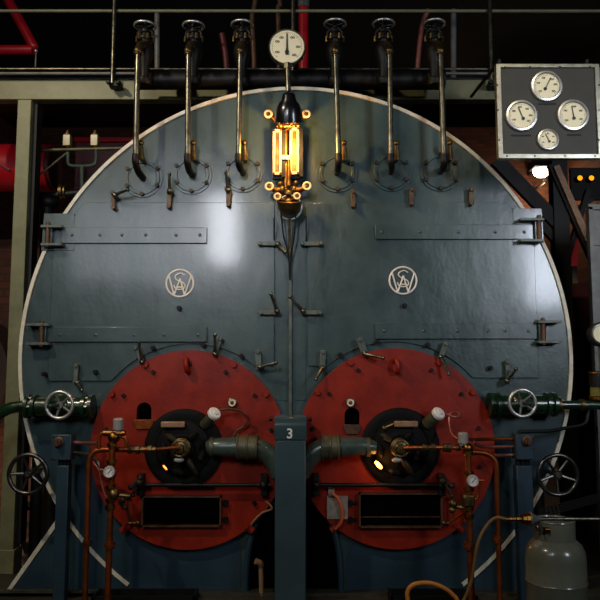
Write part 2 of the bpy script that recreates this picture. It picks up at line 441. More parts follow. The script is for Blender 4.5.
# ------------------------------------------------------------------ furnace fronts
def furnace(D, label, side):
    t = thing('furnace_front', label, 'furnace door', None)
    cx, cz, r = D
    px0 = 184 if side < 0 else 400
    # face with an arched peephole cut in it
    out = [(cx + r * math.cos(2 * PI * i / 96 + .9), cz + r * math.sin(2 * PI * i / 96 + .9)) for i in range(97)]
    hx = 144 if side < 0 else 352; hy = 412 if side < 0 else 417
    h0 = P(hx, hy, -.06); hw = K(7.4, -.06); hz0 = h0.z - K(9, -.06); hz1 = h0.z + K(2, -.06)
    hole = [(h0.x + hw, hz0), (h0.x - hw, hz0), (h0.x - hw, hz1)] + [(h0.x - hw * math.cos(math.radians(a_)), hz1 + hw * math.sin(math.radians(a_))) for a_ in range(15, 180, 15)] + [(h0.x + hw, hz1)]
    mb = MB()
    out = out[:96]
    def loop(pts, yy):
        vs = [mb.bm.verts.new((x, yy, z)) for x, z in pts]
        return vs, [mb.bm.edges.new((vs[q], vs[(q + 1) % len(vs)])) for q in range(len(vs))]
    vo, eo = loop(out, -.06); vh, eh = loop(hole, -.06)
    bmesh.ops.triangle_fill(mb.bm, use_beauty=True, use_dissolve=False, edges=eo + eh)
    for A, pts, yy in ((vo, out, -.001), (vh, hole, -.015)):
        B_ = [mb.bm.verts.new((x, yy, z)) for x, z in pts]
        for q in range(len(A)): mb.bm.faces.new((A[q], A[(q + 1) % len(A)], B_[(q + 1) % len(A)], B_[q]))
    bmesh.ops.remove_doubles(mb.bm, verts=mb.bm.verts[:], dist=1e-5)
    fp = obj('face_plate', mb, 'red_paint', t)
    obj('peephole_back', MB().bx((h0.x - hw * 1.2, -.016, hz0 - .01), (h0.x + hw * 1.2, -.008, hz1 + hw * 1.2)), 'soot', t)  # black plate, the darkness behind the peephole painted on
    # lip below the peephole
    a_ = P(hx, hy + 14, -.09)
    lw = K(10, -.09) if side < 0 else K(8.5, -.09); zt_ = hz0 + .012; lh = K(9.5, -.09)
    lp = [(h0.x - lw, zt_), (h0.x + lw, zt_), (h0.x + lw * .98, zt_ - lh * .5), (h0.x + lw * .7, zt_ - lh), (h0.x - lw * .7, zt_ - lh), (h0.x - lw * .98, zt_ - lh * .5)]
    obj('peephole_flap', MB().prism(lp, -.078, -.06), 'copper' if side < 0 else 'rust_copper', t, bev=.003)
    # studs
    for k in range(14):
        a_ = 2 * PI * (k + .5) / 14
        q = (cx + r * .86 * math.cos(a_), cz + r * .86 * math.sin(a_))
        if q[1] < cz - r * .35 and abs(q[0] - cx) < r * .6: continue
        if side > 0 and q[0] < cx - r * .5 and q[1] < cz - r * .3: continue
        obj('stud', MB().bolt((q[0], -.06, q[1]), .017, .022, seg=4), 'black_iron', t)
    for a_ in (35, 62, 118, 145, 232, 308):
        c_, s_ = math.cos(math.radians(a_)), math.sin(math.radians(a_))
        q = (cx + r * .965 * c_, cz + r * .965 * s_)
        mb = MB().bolt((q[0], -.058, q[1]), .022, .03)
        if s_ < 0: mb.cyl((q[0], -.055, q[1]), (q[0] + c_ * .07, -.055, q[1] + s_ * .05), .024, seg=10)
        obj('lug', mb, 'red_paint', t)
    # red handle near the top
    hp = P(187, 365, -.06) if side < 0 else P(396, 366, -.06)
    mb = MB().tube(spl([hp + Vector((-.005, 0, .045)), hp + Vector((0, -.06, .03)), hp + Vector((.006, -.06, -.03)), hp + Vector((.008, 0, -.045))], 6), .017, 10)
    obj('pull_handle', mb, 'red_paint', t)
    # lower hatch: brown edge lines round a shallow panel, its deep shade painted black
    x0, x1, y0, y1 = (142, 221, 496, 527) if side < 0 else (359, 443, 493, 528)
    a_ = P(x0, y0, -.1); b_ = P(x1, y1, -.1)
    mb = MB(); w = .010
    mb.bx((a_.x, -.105, a_.z - w), (b_.x, -.06, a_.z)).bx((a_.x, -.105, b_.z), (b_.x, -.06, b_.z + w)).bx((a_.x, -.105, b_.z), (a_.x + w, -.06, a_.z)).bx((b_.x - w, -.105, b_.z), (b_.x, -.06, a_.z))
    hf = obj('hatch_frame', mb, 'rust_copper', t)
    obj('hatch_shade_panel', MB().bx((a_.x + w, -.068, b_.z + w), (b_.x - w, -.0605, a_.z - w)), 'soot', t)
    for k in (.3,):
        z = b_.z + (a_.z - b_.z) * k
        obj('hatch_louvre', MB().box(((a_.x + b_.x) / 2, -.08, z), (b_.x - a_.x - .03, .012, .005)), 'rust_copper' if side > 0 else 'soot', t)
    # hinge of the hatch at its inner/outer side
    xh = 226 if side < 0 else 350
    for yy in (503, 520):
        p_ = P(xh, yy, -.08); obj('hatch_hinge', MB().cyl((p_.x, -.08, p_.z - .02), (p_.x, -.08, p_.z + .02), .013, seg=10).box((p_.x + side * .02, -.07, p_.z), (.05, .02, .018)), 'black_iron', t)
    # latch bar across
    xa, xb = (137, 271) if side < 0 else (312, 455)
    a_ = P(xa, 485, -.12); b_ = P(xb, 485, -.12)
    bar = obj('latch_bar', MB().cyl(a_, b_, .014, seg=12), 'black_iron', t)
    for xx in ((140, 264) if side < 0 else (316, 442)):
        p_ = P(xx, 485, -.12); obj('bar_bracket', MB().bx((p_.x - .022, -.125, p_.z - .07), (p_.x + .022, -.06, p_.z + .07)).ball((p_.x, -.13, p_.z + .0), .03, seg=10), 'black_iron', bar, bev=.004)
    # lower bar with a short upright link
    xx = 128 if side < 0 else 453
    a_ = P(xx, 498, -.11); b_ = P(xx, 523, -.11); c_ = P(xx + (10 if side < 0 else -9), 523, -.11)
    obj('draw_link', MB().tube([a_, b_, c_], .007, 8).ball(a_, .018, seg=10).ball(c_, .018, seg=10), 'old_bronze', t)
    return t
f1 = furnace(D1, 'orange-red round furnace front left of the grey-blue numbered post', -1)
f2 = furnace(D2, 'deep red round furnace front right of the grey-blue numbered post, with a card on it', 1)

# ------------------------------------------------------------------ burners
def burner(px, py, side, label):
    t = thing('oil_burner', label, 'burner', None)
    c = P(px, py, -.06); r = K(38.5, -.07)
    mb = MB().lathe([(r, 0), (r, .022), (r - .012, .03), (r * .86, .034), (r * .72, .03), (r * .68, .045), (r * .5, .06), (r * .34, .07), (r * .30, .10), (0, .10)], (c.x, -.0601, c.z), (0, -1, 0), 64)
    obj('burner_plate', mb, 'burner_iron', t)
    bx0 = 184 if side < 0 else 399
    for u_, v_, ln, an, m_ in ((-12, -10, 13, .5, 'old_bronze'), (9, -12, 12, -.6, 'burner_iron'), (-19, 2, 14, 1.3, 'burner_iron'), (8, 18, 20, 1.0, 'old_bronze'), (18, 8, 12, -1.2, 'burner_iron'), (-4, 24, 12, .2, 'burner_iron')):
        q = P(bx0 + u_, 448 + v_, -.15); d_ = Vector((math.cos(an), 0, -math.sin(an))) * K(ln / 2, -.15)
        obj('register_arm', MB().tube([q - d_, q - d_ * .4 + Vector((0, -.012, 0)), q + d_ * .5 + Vector((0, -.012, 0)), q + d_], [.012, .024, .02, .010], 10), m_ if m_ != 'old_bronze' else 'dull_bronze', t)
    # hub
    h = P(181 if side < 0 else 400, 448, -.2)
    hb = MB().lathe([(0, -.03), (.05, -.03), (.062, -.02), (.062, .0), (.045, .01), (.045, .04), (.03, .045), (.026, .075), (0, .078)], (h.x, -.2, h.z), (0, -1, 0), 32).cyl((h.x, -.06, h.z), (h.x, -.19, h.z), .045, seg=24)
    obj('atomiser_hub', hb, 'old_bronze', t)
    mb = MB().torus((h.x, -.235, h.z), (0, 1, 0), .05, .010, 28, 8)
    for k in range(4):
        a = k * PI / 2 + .5; mb.bolt((h.x + .045 * math.cos(a), -.24, h.z + .045 * math.sin(a)), .010, .014)
    obj('hub_ring', mb, 'old_bronze', t)
    q = P(179 if side < 0 else 397, 460, -.22)
    obj('sight_glass', MB().ball(q, K(4.6, -.22), (1.1, .5, .55)), 'grey_cap', t)
    # tan handle bar above
    x0, x1, y = (161, 185, 424.5) if side < 0 else (394, 418, 424)
    a = P(x0, y, -.15); b = P(x1, y, -.15)
    hd = obj('handle_bar', MB().box((a + b) / 2, (b.x - a.x, .03, K(6, -.15))), 'tan_bar', t, bev=.008)
    mb = MB().cyl((a.x + .01, -.08, a.z), (a.x + .01, -.15, a.z), .012, seg=10).cyl((b.x - .01, -.08, b.z), (b.x - .01, -.15, b.z), .012, seg=10)
    obj('handle_post', mb, 'black_iron', hd)
    if side > 0:
        e = P(384, 428, -.14); obj('link', MB().cyl(e, a, .010, seg=8).ball(e, .017, seg=10), 'old_bronze', t)
    # igniter tube with white cap
    p0, p1, p2 = (P(204, 425, -.1), P(213, 415, -.17), P(217, 411, -.2)) if side < 0 else (P(427, 424, -.1), P(437, 415, -.17), P(441, 411, -.2))
    ig = obj('igniter_tube', MB().cyl(p0, p1, .040 if side > 0 else .032, seg=20), 'duct_band', t)
    d = (p2 - p1).normalized()
    cp = obj('igniter_cap', MB().lathe([(0, -.005), (.036, -.005), (.044, .004), (.044, .024), (.038, .032), (.018, .033), (.015, .04), (0, .04)], p1, d, 28), 'white_plastic', ig); cp['label'] = 'white igniter cap'
    # glowing slot seen through the air register, in a short housing
    gx, gy, gw, gl, gm = (165, 467.5, .9, 2.9, 'ember') if side < 0 else (378.5, 465, 1.9, 4.6, 'flame')
    g = P(gx, gy, -.14); an = math.radians(-42 if side < 0 else -45)
    rot = Matrix.Rotation(-math.radians(-48), 3, 'Y')
    k = K(1, -.14)
    hs = obj('flame_port', MB().box((g.x, -.11, g.z), (gl * 2.1 * k + .012, .055, gw * 2.2 * k + .014), rot), 'black_iron', t, bev=.006)
    gl_o = obj('flame_glow', MB().tube([Vector((g.x, -.14, g.z)) + rot @ Vector((u_ * gl * k, 0, 0)) for u_ in (-1, -.8, -.4, 0, .4, .8, 1)], [gw * k * w_ for w_ in (.3, .7, .95, 1, .95, .7, .3)], 12), gm, hs)
    gl_o['label'] = 'glowing orange slot of fire'
    return t, g
b1, g1 = burner(184, 448, -1, 'black round burner on the orange-red left furnace, faint ember glow')
b2, g2 = burner(400, 447, 1, 'black round burner on the deep red right furnace, bright orange flame slot')

# small round gauge lamp on each furnace, and the cable loops
def small_dial(px, py, y, rpx, label, cat, depth=.03, name='indicator_dial'):
    t = thing(name, label, cat)
    c = P(px, py, y); r = K(rpx, y)
    obj('bezel', MB().lathe([(0, -depth), (r * .9, -depth), (r, -depth * .8), (r, .004), (r * .86, .006), (r * .82, 0)], c, (0, -1, 0), 32), 'steel', t)
    obj('dial', MB().lathe([(0, .0005), (r * .84, .0005), (r * .84, -.004), (0, -.004)], c, (0, -1, 0), 32), 'dial_face', t)
    return t, c, r
def needle(t, c, r, ang, m='needle'):
    d = Vector((math.sin(ang), 0, math.cos(ang)))
    rot = Matrix.Rotation(ang, 3, 'Y')
    mb = MB().box(c + d * r * .22 + Vector((0, -.003, 0)), (r * .07, .003, r * .95), rot).cyl(c + Vector((0, -.001, 0)), c + Vector((0, -.006, 0)), r * .12, seg=12)
    return obj('needle', mb, m, t)
t, c, r = small_dial(232, 402.5, -.095, 4.4, 'small white round indicator right of the igniter cap on the left furnace', 'gauge', .035)
obj('centre', MB().ball(c + Vector((0, -.004, 0)), r * .45, (1, .5, 1), 10), 'copper', t)
t, c, r = small_dial(350.5, 402.5, -.095, 4.4, 'small white round indicator just above the peephole of the right furnace', 'gauge', .035)
obj('centre', MB().ball(c + Vector((0, -.004, 0)), r * .45, (1, .5, 1), 10), 'copper', t)
o = obj('igniter_cable', MB().tube(spl([P(220, 410, -.17), P(228, 409, -.16), P(240, 411, -.14), P(248, 418, -.12), P(244, 426, -.11), P(236, 432, -.11), P(232, 441, -.12)], 6), .008, 8), 'rust_copper')
tag(o, 'brown cable looping from the white igniter cap down to the left air duct', 'cable')
o = obj('igniter_cable', MB().tube(spl([P(446, 414, -.18), P(454, 417, -.19), P(460, 415.5, -.17), P(457, 412.5, -.15), P(450, 414, -.17), P(449.5, 424, -.2), P(452, 434, -.27), P(457.5, 439, -.32)], 8), .008, 8), 'pink_copper')
tag(o, 'reddish cable looping from the white igniter cap to the silver actuator on the right', 'cable')

# ------------------------------------------------------------------ air ducts and the numbered trunk
def duct(side, label):
    t = thing('air_duct', label, 'duct', 'curved air ducts either side of the post')
    y = -.15
    pts = [P(x, yy, y) for x, yy in (((222, 447), (240, 447), (252, 447), (261, 449.5), (269, 455), (276, 464), (281, 474)) if side < 0 else ((360, 446), (342, 446), (330, 446.5), (320, 449.5), (312, 455), (305, 464), (300, 474)))]
    path = spl(pts, 5)
    obj('pipe', MB().tube(path, [K(9, y)] * 6 + [K(9.8, y)] * (len(path) - 6), 24), 'duct_paint', t)
    a = P(211 if side < 0 else 369, 447, y)
    n = MB().tube([P(207 if side < 0 else 376, 448, y), a, pts[0], P(238 if side < 0 else 341, 447, y)], [K(6, y), K(8.2, y), K(9, y), K(10, y)], 24)
    obj('nozzle', n, 'duct_paint', t)
    x0, x1 = (238, 257) if side < 0 else (322, 338)
    mb = MB().cyl(P(x0, 447, y), P(x1, 447, y), K(11.6, y), seg=28)
    for k in (0, .5, 1): 
        xx = x0 + (x1 - x0) * k; q = P(xx, 447, y); mb.torus(q, (1, 0, 0), K(11.6, y), .008, 28, 8)
    obj('band', mb, 'duct_band', t)
    xf = 212 if side < 0 else 368
    q = P(xf, 447, y)
    obj('flange', MB().cyl(q + Vector((-.012, 0, 0)), q + Vector((.012, 0, 0)), K(9.4, y), seg=28), 'duct_band', t)
duct(-1, 'grey-green air duct bending down between the left burner and the numbered post')
duct(1, 'grey-green air duct bending down between the right burner and the numbered post')
trunk = thing('numbered_post', 'grey-blue square post marked 3 standing between the two red furnaces', 'post')
a = P(275, 440, -.38); b = P(306, 440, -.38)
zt_ = P(0, 417, -.38).z
obj('casing', MB().bx((a.x, -.38, 0), (b.x, -.09, P(0, 440, -.38).z)), 'trunk_paint', trunk, bev=.008)
capm = MB(); z0 = P(0, 440, -.38).z + .0005; 
prof = [(-.386, z0), (-.386, zt_ - .06), (-.380, zt_ - .03), (-.362, zt_ - .006), (-.335, zt_), (-.085, zt_), (-.085, z0)]
va = [capm.bm.verts.new((a.x - .004, y, z)) for y, z in prof]; vb = [capm.bm.verts.new((b.x + .004, y, z)) for y, z in prof]
capm.bm.faces.new(va); capm.bm.faces.new(vb[::-1])
for i in range(len(prof)): capm.bm.faces.new((va[i], va[(i + 1) % len(prof)], vb[(i + 1) % len(prof)], vb[i]))
obj('cap', capm, 'cap_paint', trunk, bev=.003, ang=50)
def text_mesh(name, s, size, loc, m, parent, depth=.002):
    cu = bpy.data.curves.new(name, 'FONT'); cu.body = s; cu.size = size; cu.extrude = depth; cu.align_x = 'CENTER'; cu.align_y = 'CENTER'; cu.offset = size * .012
    to = bpy.data.objects.new(name + '_src', cu); COL.objects.link(to)
    dg = bpy.context.evaluated_depsgraph_get(); dg.update()
    me = bpy.data.meshes.new_from_object(to.evaluated_get(dg)); me.name = name
    me.transform(Matrix.Translation(loc) @ Matrix.Rotation(PI / 2, 4, 'X'))
    bpy.data.objects.remove(to); bpy.data.curves.remove(cu)
    me.materials.clear(); me.materials.append(M[m])
    o = bpy.data.objects.new(name, me); COL.objects.link(o); o.parent = parent
    return o
p = P(289.7, 434, -.388); text_mesh('numeral', '3', K(13.5, -.388), Vector((p.x, -.3875, p.z)), 'white_plastic', trunk)
for side_x in (-1, 1):
    for yy in (419,):
        q = P(272.5 if side_x < 0 else 308.5, yy, -.30); obj('cap_bolt', MB().bolt(q, .016, .022, (side_x, 0, 0)), 'black_iron', trunk)

# thin scratch-like wire inside arch, pale short pipe stub, lever
t = thing('drain_stub', 'short pale upright pipe with a bent top standing in the dark arch', 'pipe')
a = P(261.5, 600, -.12); b = P(261, 566, -.12)
obj('pipe', MB().tube([Vector((a.x, -.12, 0)), b], .016, 12), 'tan_bar', t)
obj('elbow', MB().tube(spl([b, b + Vector((-.005, -.01, .02)), b + Vector((-.035, -.02, .035))], 4), .02, 12), 'tan_bar', t)
o = obj('arch_wire', MB().tube(spl([P(247, 531, -.05), P(253, 522, -.06), P(262, 513, -.07), P(272, 508.5, -.1), P(266, 501, -.1)], 6), .007, 8), 'tan_bar'); tag(o, 'thin pale wire arcing above the dark arch left of the post', 'wire')

# card and cord on the right furnace
t = thing('notice_card', 'grey card hung on the right furnace beside the black hatch', 'card')
a = P(327, 496, -.075); b = P(348, 519, -.075)
obj('sheet', MB().bx((a.x, -.079, b.z), (b.x, -.0615, a.z)), 'card', t)
c = P(331.5, 491.5, -.078); obj('tab', MB().bx((c.x - .02, -.079, c.z - .04), (c.x + .02, -.0615, c.z + .025)), 'card', t)
o = obj('orange_cable', MB().tube(spl([P(332, 493, -.1), P(338, 499, -.105), P(342, 510, -.105), P(341, 522, -.1), P(335, 529, -.085)], 7), .011, 10), 'cord_orange'); tag(o, 'orange cord curving over the grey card on the right furnace', 'cord')

# ------------------------------------------------------------------ soot blowers with valves
PIPE = [(138, 135.5), (188.5, 187.5), (240.5, 238.5), (335.5, 338.5), (389.5, 391), (440.5, 444)]
WHEEL = [(145, 26), (193.5, 26), (242, 25), (335, 24), (383.5, 24), (434, 24)]
LBL = ['steel soot blower pipe with handwheel valve, leftmost of the six above the boiler front',
       'steel soot blower pipe with handwheel valve, second from the left of six',
       'steel soot blower pipe with handwheel valve just left of the big round pressure gauge',
       'steel soot blower pipe with handwheel valve just right of the big round pressure gauge',
       'steel soot blower pipe with handwheel valve, second from the right of six',
       'steel soot blower pipe with handwheel valve, rightmost of the six and nearest the gauge panel']
def wheel_mb(c, ax, R, r, spokes, rs, dish=0.0, ph=0.0, hub=None):
    ax, u, v = frame(ax); c = Vector(c)
    rimb = MB().torus(c, ax, R, r, 48, 12)
    sp = MB()
    for k in range(spokes):
        t = 2 * PI * k / spokes + ph; d = u * math.cos(t) + v * math.sin(t)
        sp.tube([c + ax * dish, c + d * R * .55 + ax * dish * .6, c + d * R], [rs * 1.2, rs, rs], 8)
    sp.cyl(c + ax * (dish - .02), c + ax * (dish + .02), hub or rs * 2.6, seg=16)
    return rimb, sp
for i in range(6):
    (xt, xb), (wx, wy), (ox, oy) = PIPE[i], WHEEL[i], PORT[i]
    t = thing('soot_blower', LBL[i], 'pipe', 'soot blower pipes above the boiler')
    yp = -.20
    top = P(xt, 51, yp); bot = P(xb, 157, yp); bot.x = bot.x
    obj('pipe', MB().cyl(top, bot, K(2.9, yp), seg=20), 'steel', t)
    e = P(ox, oy, -.012)
    q = [bot + Vector((0, 0, .02)), bot + Vector((0, .004, -.035)), bot * .5 + e * .5 + Vector((0, -.03, -.035)), Vector((e.x, -.05, e.z - .0)), Vector((e.x, -.021, e.z))]
    obj('nozzle', MB().tube(spl(q, 6), K(3.6, yp), 18), 'black_iron', t)
    # top elbow back to the valve
    v = P(wx, 50, -.02); w = P(wx, wy, -.02)
    obj('elbow', MB().tube(spl([top - Vector((0, 0, .03)), top + Vector((0, .01, .02)), top * .6 + v * .4 + Vector((0, 0, .04)), Vector((v.x, -.06, v.z + .02))], 6), K(4.0, yp), 18).ball(top, K(4.6, yp), seg=14), 'old_bronze', t)
    vb = MB().lathe([(0, -.26), (.045, -.26), (.056, -.24), (.056, -.22), (.034, -.205), (.036, -.12), (.056, -.06), (.064, -.01), (.056, .03), (.04, .05), (.045, .065), (.058, .068), (.058, .085), (.03, .09), (.026, .12), (.034, .125), (.034, .145), (.014, .15), (.012, w.z - v.z + .02), (0, w.z - v.z + .02)], v, (0, 0, 1), 24)
    body = obj('valve_body', vb, 'black_iron' if i in (0, 1, 2) else 'black_iron', t)
    mb = MB()
    for k in range(6):
        a = 2 * PI * k / 6; mb.bolt((v.x + .058 * math.cos(a), v.y + .058 * math.sin(a), v.z + .06), .012, .04, (0, 0, 1))
    obj_split('bonnet_bolt', mb, 'old_bronze', body)
    for s in (-1, 1):
        obj('yoke', MB().tube(spl([Vector((v.x + s * .05, v.y, v.z + .085)), Vector((v.x + s * .052, v.y, v.z + .13)), Vector((v.x + s * .02, v.y, w.z - .03))], 5), .010, 8), 'black_iron', body)
    rb, sp = wheel_mb(w, (0, 0, 1), K(10.8, -.02), .0085, 5, .008, -.012, i * .4)
    hw = obj('handwheel', rb, 'bright_steel', t); obj('spokes', sp, 'black_iron', hw)
    # spigot beside the nozzle
    s0 = P(xb + 6, 158, -.10); s1 = P(xb + 5.5, 143, -.14)
    obj('spigot', MB().tube([Vector((s0.x, -.03, s0.z)), s0, s1], [.018, .022, .012], 10).ball(s1, .02, seg=10), 'old_bronze', t)
hdr = thing('steam_header', 'dark horizontal steam header pipe running behind the six soot blower valves', 'pipe')
a = P(146, 80, .12); b = P(436, 80, .12)
obj('pipe', MB().cyl(a + Vector((-.06, 0, 0)), b + Vector((.06, 0, 0)), .07, seg=28), 'black_iron', hdr)
for i in range(6):
    q = P(WHEEL[i][0], 62, -.02)
    obj('branch', MB().tube(spl([Vector((q.x, -.0, q.z - .06)), Vector((q.x, .05, q.z - .1)), Vector((q.x, .12, a.z + .02))], 5), .05, 16), 'black_iron', hdr)

# ------------------------------------------------------------------ pressure gauge with stem
def gauge_face(t, c, r, ticks=True, marks=(), par=None):
    par = par or t
    mb = MB()
    n = 36
    for k in range(n + 1):
        a = math.radians(-135 + 270 * k / n); L_ = .05 if k % 6 else .10
        d = Vector((math.sin(a), 0, math.cos(a)))
        mb.box(c + d * r * (.82 - L_ / 2) + Vector((0, -.0016, 0)), (r * .022, .0012, r * L_), Matrix.Rotation(a, 3, 'Y'))
    for a in marks:
        a = math.radians(a); d = Vector((math.sin(a), 0, math.cos(a)))
        for s in (-1, 1): mb.torus(c + d * r * .60 + Vector((s * r * .055, -.0012, 0)), (0, 1, 0), r * .05, r * .018, 12, 6)
    return obj('scale_marks', mb, 'dial_ink', par)
t = thing('pressure_gauge', 'large round cream pressure gauge on a stem above the boiler top centre', 'gauge')
c = P(287, 47, -.16); r = K(19.4, -.16)
ax = Vector((0, -.97, -.24)).normalized()
obj('case', MB().lathe([(0, -.05), (r * .93, -.05), (r, -.04), (r, .006), (r * .98, .010), (r * .94, .010), (r * .92, .004)], c, (0, -1, 0), 48), 'steel', t)
dl = obj('dial', MB().lathe([(0, .003), (r * .93, .003), (r * .93, -.002), (0, -.002)], c, (0, -1, 0), 48), 'dial_face', t)
cc = c + Vector((0, -.003, 0)); gauge_face(t, cc, r, marks=(-120, -60, 0 - 30, 30, 90, 140), par=dl)
cn = c + Vector((0, -.004, -r * .3))
obj('needle', MB().prism([(cn.x - .012, cn.z - .02), (cn.x + .012, cn.z - .02), (cn.x + .006, cn.z + .03), (cn.x + .0035, cn.z + r * 1.05), (cn.x - .0035, cn.z + r * 1.05), (cn.x - .006, cn.z + .03)], cn.y - .006, cn.y - .003).cyl(cn, cn + Vector((0, -.007, 0)), .014, seg=14), 'needle', dl)
s1 = Vector((c.x + .005, -.16, c.z - r)); s0 = P(288.5, 97, -.16)
obj('stem', MB().tube([s1, (s0 + s1) / 2, s0], .019, 14).cyl(s1 + Vector((0, 0, -.03)), s1 + Vector((0, 0, .01)), .028, seg=6), 'steel', t)
obj('stem_bracket', MB().box((s0.x, -.08, s0.z + .005), (.05, .16, .02)), 'black_iron', t)

# ------------------------------------------------------------------ lamp and water gauge
lamp = thing('gauge_lamp', 'black bell-shaped lamp shade lighting the water gauge glasses', 'lamp')
lt = P(288.5, 97, -.24); lb = P(288.5, 116, -.24)
axl = Vector((0, .42, -1)).normalized(); o0 = P(288.8, 95, -.40)
prof_o = [(.0, -.02), (.028, -.015), (.042, .0), (.048, .03), (.068, .055), (.084, .09), (.092, .13), (.097, .172)]
prof_i = [(.091, .172), (.086, .13), (.076, .092), (.05, .06), (.0, .05)]
obj('shade', MB().lathe(prof_o + prof_i, o0, axl, 36), 'shade_black', lamp)
obj('lamp_arm', MB().tube(spl([Vector((o0.x, -.018, o0.z + .03)), Vector((o0.x, -.2, o0.z + .05)), Vector((o0.x, -.37, o0.z + .03)), o0], 6), .014, 10), 'black_iron', lamp)
bp_ = o0 + axl * .12
obj('light_bulb', MB().ball(bp_, .026, seg=14), 'bulb', lamp)
LAMP_POS = o0 + axl * .175 + Vector((0, -.02, -.01))

wg = thing('water_gauge', 'lit brass water gauge with two bright upright glasses at boiler centre', 'water gauge')
yg = -.13
def gglass(x0, x1, y0, y1):
    a = P(x0, y0, yg); b = P(x1, y1, yg); w = K(2.4, yg)
    mb = MB().bx((a.x, yg - .02, b.z), (a.x + w, yg + .01, a.z)).bx((b.x - w, yg - .02, b.z), (b.x, yg + .01, a.z)).bx((a.x, yg - .02, a.z - w * 1.2), (b.x, yg + .01, a.z)).bx((a.x, yg - .02, b.z), (b.x, yg + .01, b.z + w * 1.2))
    fr = obj('glass_frame', mb, 'glass_frame', wg, bev=.002)
    obj('glass_tube', MB().bx((a.x + w, yg, b.z + w), (b.x - w, yg + .008, a.z - w)), 'old_bronze', fr)
    sd = MB().bx((b.x + .002, yg - .005, b.z - .01), (b.x + K(4, yg), yg + .05, a.z)).bx((a.x, yg + .012, b.z - .02), (b.x, yg + .05, a.z))
    obj('side_plate', sd, 'black_iron', fr)
gglass(273, 281.5, 130, 175.5); gglass(290, 299, 128.5, 175)
a = P(281, 156, yg); b = P(291, 160, yg)
obj('cross_bar', MB().bx((a.x, yg - .02, b.z), (b.x, yg, a.z)), 'glass_frame', wg)
a = P(284.5, 125, yg + .02); b = P(286.5, 188, yg + .02)
obj('centre_column', MB().cyl(P(286, 122, yg + .03), P(286, 192, yg + .03), K(3, yg), seg=16).cyl(P(288.8, 160, yg - .03), P(289, 186, yg - .03), K(1.6, yg), K(2.6, yg), seg=12), 'brass', wg)
def cock(x, y, to, r, m='brass', name='cock'):
    c = P(x, y, yg - .03); k = P(*to, yg)
    mb = MB().tube(spl([k, k * .5 + c * .5 + Vector((0, 0, -.01)), c], 4), [K(r * .62, yg)] * 9, 12)
    o = obj(name, mb, m, wg)
    ring = MB().torus(c + Vector((0, -.012, 0)), (0, 1, 0), K(r * .78, yg), K(r * .26, yg), 28, 10)
    obj('cock_ring', ring, 'glass_frame', o); obj('cock_centre', MB().lathe([(0, .012), (K(r * .55, yg), .01), (K(r * .6, yg), -.02), (0, -.02)], c, (0, -1, 0), 20), 'old_bronze', o)
cock(268.3, 114.5, (283, 124), 4.4); cock(306.3, 114.5, (291, 124), 4.4)
cock(269.3, 187, (283, 190), 4.6); cock(307, 186.5, (293, 190), 4.6)
cock(277.5, 197, (286, 200), 3.8); cock(297, 196.5, (291, 200), 3.8)
mb = MB()
for x, y, r in ((281, 126, 4.2), (294, 126, 4.0), (287.5, 122, 4.4)): mb.ball(P(x, y, yg), K(r, yg), seg=14)
mb.cyl(P(277, 126.5, yg), P(299, 126, yg), K(2.6, yg), seg=14)
obj('top_manifold', mb, 'brass', wg)
mb = MB()
for x, y, r in ((282, 190, 4.4), (294, 190, 4.4), (288.5, 194, 5.2), (288.5, 202, 4.5), (280, 184, 3), (296, 183, 3)): mb.ball(P(x, y, yg), K(r, yg), seg=14)
mb.cyl(P(276, 190, yg), P(300, 190, yg), K(2.4, yg), seg=14)
mb.cyl(P(288.5, 190, yg), P(288.5, 209, yg), K(3, yg), seg=14)
obj('bottom_manifold', mb, 'old_bronze', wg)
# anchors into the boiler
for y in (126, 193):
    q = P(288, y, yg); obj('gauge_mount', MB().cyl((q.x, -.005, q.z), q, K(4, yg), seg=16).cyl((q.x, -.005, q.z), (q.x, -.03, q.z), K(7, yg), seg=20), 'old_bronze', wg)
c = P(289.5, 206, yg)
obj('drain_bowl', MB().lathe([(K(11.8, yg), .035), (K(13, yg), .03), (K(12.4, yg), 0), (K(9, yg), -.045), (K(3, yg), -.06), (0, -.06), (0, -.05), (K(8, yg), -.036), (K(11, yg), 0)], c, (0, -.35, 1), 36), 'old_bronze', wg)
obj('bowl_rim', MB().torus(c + Vector((0, 0, -.01)), (0, 1, .2), K(12.2, yg), K(1.1, yg), 36, 8), 'bright_steel', wg)
for pts, m, r in ((((281, 212), (283.5, 235), (288.5, 255), (290, 280)), 'black_iron', .0055), (((296, 212), (294, 238), (291, 256), (290, 280)), 'black_iron', .0055), (((289.5, 218), (289.5, 240), (290, 275)), 'old_bronze', .009), (((274, 218), (274, 240)), 'black_iron', .004), (((306, 216), (306.5, 243)), 'black_iron', .004)):
    y1 = -.045
    pp = [P(x, y, yg + (y1 - yg) * i / (len(pts) - 1)) for i, (x, y) in enumerate(pts)]
    obj('drain_tube', MB().tube(spl(pp, 5), r, 8), m, wg)

# ------------------------------------------------------------------ walkway beam, column and guard rail
col = thing('steel_column', 'olive-beige square steel column at the left edge of the picture', 'column')
yb = .36
a = P(24.5, 100, yb); zb = P(0, 99.5, yb).z; w = K(14, yb)
obj('shaft', MB().bx((a.x - w / 2, yb, .16), (a.x + w / 2, yb + .12, zb)), 'beam_paint', col, bev=.004)
obj('base', MB().bx((a.x - w / 2 - .012, yb - .015, 0), (a.x + w / 2 + .012, yb + .14, .17)), 'beam_paint', col, bev=.006)
obj('dark_flange', MB().bx((a.x + w / 2, yb + .05, .2), (a.x + w / 2 + .03, yb + .16, zb)), 'dark_steel', col)
bm_ = thing('walkway_beam', 'olive-beige horizontal steel beam crossing above the boiler under the guard rail', 'beam')
a = P(-40, 79.5, yb); b = P(640, 79.5, yb)
obj('web', MB().bx((a.x, yb, zb + .002), (b.x, yb + .1, a.z)), 'beam_paint', bm_, bev=.004)
